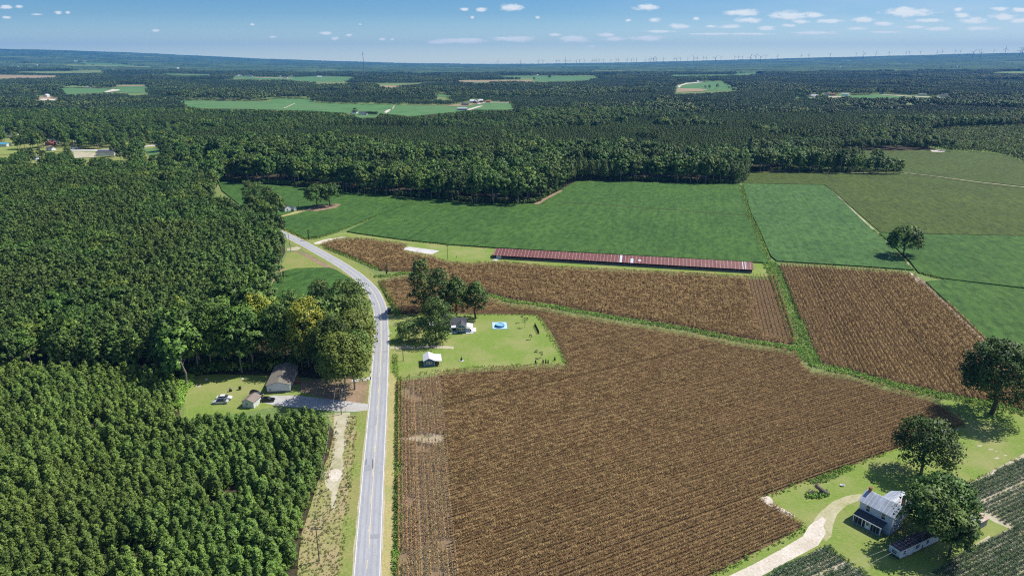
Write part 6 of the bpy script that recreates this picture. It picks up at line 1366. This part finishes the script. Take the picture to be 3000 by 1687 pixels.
wire('left wire between the two power poles beside the road', p5 + Vector((-1.1, 0, -.4)), p4 + Vector((-1.1, 0, -.4)), 1.2, .02); wire('right wire between the two power poles beside the road', p5 + Vector((1.1, 0, -.4)), p4 + Vector((1.1, 0, -.4)), 1.2, .02)
# pool on its tarp
M['tarp'] = plain('pale_blue_tarp', (0.50, 0.68, 0.80), 0.6, var=0.06, s=2); M['poolblue'] = plain('blue_pool_wall', (0.02, 0.16, 0.42), 0.4, var=0.1); M['water'] = plain('pale_pool_water', (0.30, 0.58, 0.72), 0.08, var=0.05, spec=0.6); M['tarp_edge'] = plain('blue_tarp_edge', (0.06, 0.30, 0.45), 0.6)
q = [G(*p) for p in [(1440.6, 944), (1484.5, 943.5), (1487.6, 964), (1442.2, 964)]]; c_ = sum(q, Vector()) / 4
t = empty('ground_tarp', c_); tag(t, 'square pale blue tarp spread on the lawn under the pool', 'tarp')
mb = MB(); mb.prism([(p.x - c_.x, p.y - c_.y) for p in q], 0.03, 0.10, 'z'); mb.build('edge', M['tarp_edge'], t); mb = MB(); mb.prism([((p.x - c_.x) * .95, (p.y - c_.y) * .95) for p in q], 0.1, .108, 'z'); mb.build('sheet', M['tarp'], t)
t = empty('swimming_pool', G(1464, 956.5) + Vector((0, 0, .1))); tag(t, 'round blue inflatable pool standing on the tarp', 'pool')
mb = MB(); mb.lathe([(1.95, 0), (2.05, .45), (1.78, .85), (1.62, .9), (1.5, .8), (1.55, .6)], 24, sx=1.0, sy=1.0); mb.build('pool_wall', M['poolblue'], t, smooth=True); mb = MB(); mb.lathe([(1.56, .72), (0.001, .72)], 24); mb.build('water', M['water'], t)
mb = MB(); mb.lathe([(1.80, .84), (1.72, .95), (1.58, .94), (1.50, .82)], 24); mb.build('rim', plain('light_blue_rim', (0.12, 0.45, 0.62), 0.4), t, smooth=True)
# chiminea, mailbox, sign, bins, lids
t = empty('garden_chiminea', G(1352, 1056)); tag(t, 'small dark chiminea on a round stone slab on the lawn', 'chiminea'); mb = MB(); mb.lathe([(.9, 0), (.9, .08), (0.001, .08)], 14); mb.build('slab', M['concrete'], t); mb = MB(); mb.lathe([(.25, .1), (.42, .35), (.4, .7), (.15, 1.0), (.11, 1.7), (.0, 1.7)], 12); mb.build('stove', M['black'], t, smooth=True)
t = empty('mailbox', G(1145, 984)); tag(t, 'white mailbox on a post at the road edge before the lawn', 'mailbox'); mb = MB(); mb.box(-.06, .06, -.06, .06, -.1, 1.0); mb.build('post', M['pole_wood'], t); mb = MB(); mb.prism([(-.2, 1.0), (.2, 1.0), (.2, 1.22), (.1, 1.34), (-.1, 1.34), (-.2, 1.22)], -.35, .35, 'y'); mb.build('box', M['trim'], t)
t = empty('road_sign', G(1086, 812)); tag(t, 'small road sign on a post at the bend before the green patch', 'road sign'); mb = MB(); mb.box(-.04, .04, -.04, .04, -.1, 2.3); mb.build('post', M['pole_wood'], t); mb = MB(); mb.prism([(-.3, 1.9), (0, 1.6), (.3, 1.9), (0, 2.2)], .05, .08, 'y'); mb.build('sign_plate', M['yellow_line'], t)
t = empty('barbecue_grill', G(676, 1146)); tag(t, 'covered grill standing on the left lawn', 'grill'); mb = MB(); mb.prism([(-.5, .75), (.5, .75), (.45, 1.05), (.2, 1.25), (-.2, 1.25), (-.45, 1.05)], -.3, .3, 'y'); mb.build('lid', M['steel'], t); mb = MB(); mb.box(-.45, .45, -.28, .28, .1, .75); mb.build('cabinet', M['black'], t); 
t = empty('waste_bin', G(703.5, 1141)); tag(t, 'black wheeled bin on the left lawn right of the grill', 'bin'); mb = MB(); mb.prism([(-.3, 0), (.3, 0), (.36, 1.0), (-.36, 1.0)], -.35, .35, 'y'); mb.build('body', M['black'], t); mb = MB(); mb.box(-.4, .4, -.4, .42, 1.0, 1.08); mb.build('lid', M['black'], t)
sheet('fire_ring_sand', [(572, 1130), (575, 1126.5), (583, 1125.5), (590, 1128), (591, 1132), (584, 1134.5), (575, 1134)], M['palesand'], 0.055); sheet('sand_patch', [(703, 1110), (710, 1108.5), (719, 1110), (712, 1112)], M['palesand'], 0.055)
for (u, v, lb) in ((605, 1111.5, 'round white septic lid on the upper left lawn'), (711, 1110, 'round white septic lid near the wood edge above the lawn')):
    mb = MB(); mb.lathe([(.55, 0), (.55, .12), (.4, .18), (0.001, .18)], 12); tag(mb.build('septic_lid', M['concrete'], None, G(u, v) + Vector((0, 0, .055))), lb, 'septic lid')
# fallen trunk and brush beside the sandy corner
t = empty('fallen_trunk', G(2408, 1446)); tag(t, 'upended grey tree stump leaning on the farm lawn', 'stump'); r = R_(77); mb = MB(); mb.tube((-1.2, .9, 1.7), (1.3, -.5, .2), .5, .62, 10); mb.build('log', M['pole_wood'], t)
mb = MB()
for k in range(12): a_ = k * .55; mb.tube((-1.2, .9, 1.7), (-1.2 + math.cos(a_) * .9, 1.0 + math.sin(a_) * .5, 1.8 + math.sin(a_) * .9), .16, .04, 5)
mb.build('roots', M['pole_wood'], t)
t = empty('brush_pile', G(2381, 1444)); tag(t, 'heap of cut brush and branches left of the upended stump', 'brush pile'); mb = MB()
for k in range(60):
    a_ = r.uniform(0, 6.28); x, y = r.normal() * .9, r.normal() * .5; z = max(.1, .9 - .35 * math.hypot(x, y) * r.random() * 1.6); mb.tube((x, y, z * r.random()), (x + math.cos(a_) * 1.0, y + math.sin(a_) * .7, z * r.random() + .1), .06, .02, 5)
mb.build('branches', plain('grey_branches', (0.26, 0.20, 0.18), 0.9, var=.3, s=4), t)
PW = strip_pts([(2362, 1452), (2385, 1457), (2415, 1452), (2420, 1440)], -.6, .6, .8, .7); weeds('rough_weeds', PW, WEEDP, 'weeds grown round the stump and brush pile', .4, .8)
t = empty('metal_frame', G(2552, 1409)); tag(t, 'dark V shaped metal bars lying on the farm lawn', 'metal bars'); mb = MB(); mb.tube((-.35, -.2, .08), (.9, .9, .08), .07); mb.tube((-.35, -.15, .2), (.25, -.95, .1), .07); mb.build('bar', M['black'], t)
t = empty('wash_tub', G(2468, 1423)); tag(t, 'white tub lying on the farm lawn left of the metal bars', 'tub'); mb = MB(); mb.lathe([(.3, 0), (.42, .4), (.36, .4), (.26, .06), (0.001, .06)], 12, sx=1.5); mb.build('shell', M['trim'], t)
for k, (u, v, w) in enumerate([(2903, 1316, 9), (2918, 1322, 5), (2920, 1342, 8), (2945, 1334, 6), (2870, 1306, 9), (2800, 1258, 11)]):
    sheet('bare_patch', [(u - w, v), (u - w * .4, v - w * .3), (u + w * .6, v - w * .35), (u + w, v), (u + w * .3, v + w * .3), (u - w * .5, v + w * .25)], M['palesand'], 0.05)
t = empty('rocking_chair', G(1379, 975)); tag(t, 'dark rocking chair on the white deck of the blue house', 'chair'); t.location.z = .4
mb = MB(); mb.box(-.3, .3, -.3, .3, .38, .45); mb.build('seat', M['black'], t); mb = MB(); mb.box(-.3, .3, .25, .32, .45, 1.1); mb.build('backrest', M['black'], t)
for x in (-.27, .22):
    mb = MB(); mb.box(x, x + .05, -.4, .4, .02, .07); mb.box(x, x + .05, -.28, -.23, .07, .38); mb.box(x, x + .05, .23, .28, .07, .38); mb.build('rocker', M['black'], t)

# ------------------------------------------------------------------ radio mast and wind turbines on the horizon
d_ = 7200; x_ = (1072.5 - 1500) / FPX * d_ * CP * 1.02; mb = MB(); hh = 165
for (a, b) in ((-2, -2), (2, -2), (0, 2.5)): mb.tube((a, b, 0), (a * .6, b * .6, hh), 1.1, .9, 4)
for k in range(16): z = k * 10; mb.tube((-2, -2, z), (2, -2, z + 10), .5, .5, 4); mb.tube((2, -2, z), (0, 2.5, z + 10), .5, .5, 4)
t = empty('radio_mast', (x_, d_, float(rise(x_, d_)))); tag(t, 'thin lattice radio mast standing on the horizon left of centre', 'radio mast'); mb.build('lattice', plain('mast_steel', (0.12, 0.12, 0.13), .7), t)
mb = MB(); mb.tube((0, 0, hh), (0, 0, hh + 12), .8, .5, 5); mb.box(-3, 3, -3, 3, hh - 18, hh - 8); mb.build('antenna', bpy.data.materials['mast_steel'], t)
M['turbine'] = plain('turbine_paint', (0.10, 0.11, 0.13), 0.7)
def turbine_mesh(rot):
    mb = MB(); mb.tube((0, 0, 0), (0, 0, 95), 3.0, 2.2, 8); mb.box(-2.4, 2.4, -6, 6, 93, 98)
    for k in range(3):
        a = rot + k * 2.094; d = Vector((math.sin(a), 0, math.cos(a))); c = Vector((0, -6.5, 95.5)); s = Vector((d.z, 0, -d.x))
        P = [c + s * 2.0, c - s * 2.0, c + d * 55 - s * 1.0, c + d * 55 + s * 1.0]; P2 = [p + Vector((0, .9, 0)) for p in P]
        b = len(mb.v); mb.v += [tuple(p) for p in P + P2]
        for f in ((0, 1, 2, 3), (7, 6, 5, 4), (0, 4, 5, 1), (1, 5, 6, 2), (2, 6, 7, 3), (3, 7, 4, 0)): mb.f.append(tuple(b + i for i in f)); mb.mi.append(0)
    return mb.mesh('wind_turbine', M['turbine'])
TM = [turbine_mesh(a) for a in (0, .35, .7, 1.05, 1.5, 1.9)]
TUX = [1459, 1525, 1578, 1591, 1630, 1638, 1657, 1670, 1688, 1698, 1712, 1735, 1741, 1747, 1755, 1768, 1790, 1805, 1812, 1837, 1849, 1857, 1865, 1890, 1902, 1907, 1914, 1919, 1923, 1944, 1975, 1982, 1993, 2015, 2033, 2043, 2060, 2069, 2096, 2112, 2152, 2163, 2175, 2198, 2213, 2228, 2243, 2277, 2346, 2368, 2430, 2506, 2529, 2564, 2602, 2651, 2661, 2693, 2742, 2756, 2794, 2809, 2848, 2864, 2870, 2907, 2940, 2984, 2990]
BIG = {1914: 1.3, 2033: 1.25, 2096: 1.3, 2198: 1.4, 2213: 1.1, 2228: 1.35, 2848: 1.4, 2870: 1.5, 2984: 1.35, 2990: 1.3, 2940: 1.2, 2529: 1.2, 1657: 1.2}
for i, ux in enumerate(TUX):
    D = 14300 / BIG.get(ux, 1.0) + random.uniform(-500, 500); d = pixdir(ux, 176); x = d[0] / d[1] * D; zz = float(rise(x, D))
    o = link('wind_turbine', TM[i % 6], None, (x, D, zz), random.uniform(-.5, .5))
    sz = 1.0 if BIG.get(ux) else 0.82; o.scale = (sz,) * 3
    big = BIG.get(ux, 0) > 1.25
    seg = sum(ux > c for c in (1600, 1700, 1760, 1880, 1950, 2050, 2150, 2300, 2550, 2720, 2850))
    seg_l = ['at the sparse left end of the row', 'above the far brown strip field', 'between the brown strip and the curved field', 'left of the curved far field', 'above the curved far field', 'right above the curved far field', 'above the grove of the curved field', 'left of the right village', 'above the right village', 'above the far dome building', 'right of the far dome building', 'at the right end of the row'][seg]
    lab = ('tall nearer wind turbine standing out on the right horizon' if ux > 2700 else 'tall nearer wind turbine standing out above the middle of the horizon') if big else 'tiny wind turbine on the horizon, ' + seg_l
    tag(o, lab, 'wind turbine', 'nearer wind turbines on the horizon' if big else 'wind turbines ' + seg_l)

# hedgerow trees in the far fields, the hardwood row at the right wood end
for i, (u, vb, h, w, lb) in enumerate([(1041, 337, 14, 1.2, 'round tree over the far grey farmhouse'), (2135, 262, 10, 1.0, 'small tree in the far curved field'), (2066, 262, 14, 1.0, 'left tree of the small grove in the far curved field'), (2078, 262, 16, 1.1, 'middle tree of the small grove in the far curved field'), (2101, 261, 19, 1.2, 'tall right tree of the small grove in the far curved field'),
                                      (1565, 237, 18, 1.3, 'dark round tree by the far brown strip'), (1610, 232, 22, 1.6, 'broad dark tree in the far middle field'), (2636, 510, 15, 1.0, 'last round tree at the right end of the wood edge'), (2618, 510, 16, 1.1, 'second last round tree on the right wood edge'), (2596, 510, 17, 1.1, 'third last round tree on the right wood edge'), (2572, 510, 16, 1.1, 'fourth last round tree on the right wood edge'), (2550, 509, 17, 1.1, 'fifth last round tree on the right wood edge'), (2530, 509, 15, 1.1, 'sixth last round tree on the right wood edge')]):
    tree('field_tree', lb, 'tree', 'oak', u, vb, h, i, None, w)
for k in range(12):
    tree('orchard_tree', 'small round tree in the row beside the far grey house', 'tree', 'oak', 1076 + k * 2.6, 338.5 + .1 * k, 8, k, 'small trees in a row by the far grey house', 1.2)

# ------------------------------------------------------------------ haze
def haze():
    mb = MB(); mb.box(-17000, 17000, -1200, 16900, -6, 460); m = bpy.data.materials.new('haze_air'); m.use_nodes = True; N = m.node_tree.nodes; N.clear()
    out = N.new('ShaderNodeOutputMaterial'); pv = N.new('ShaderNodeVolumePrincipled'); pv.inputs['Density'].default_value = 5.4e-5; pv.inputs['Color'].default_value = (0.11, 0.44, 1.0, 1); pv.inputs['Anisotropy'].default_value = 0.0
    m.node_tree.links.new(pv.outputs[0], out.inputs['Volume']); o = mb.build('haze', m); tag(o, 'thin blue air over the whole land', kind='stuff')
haze()
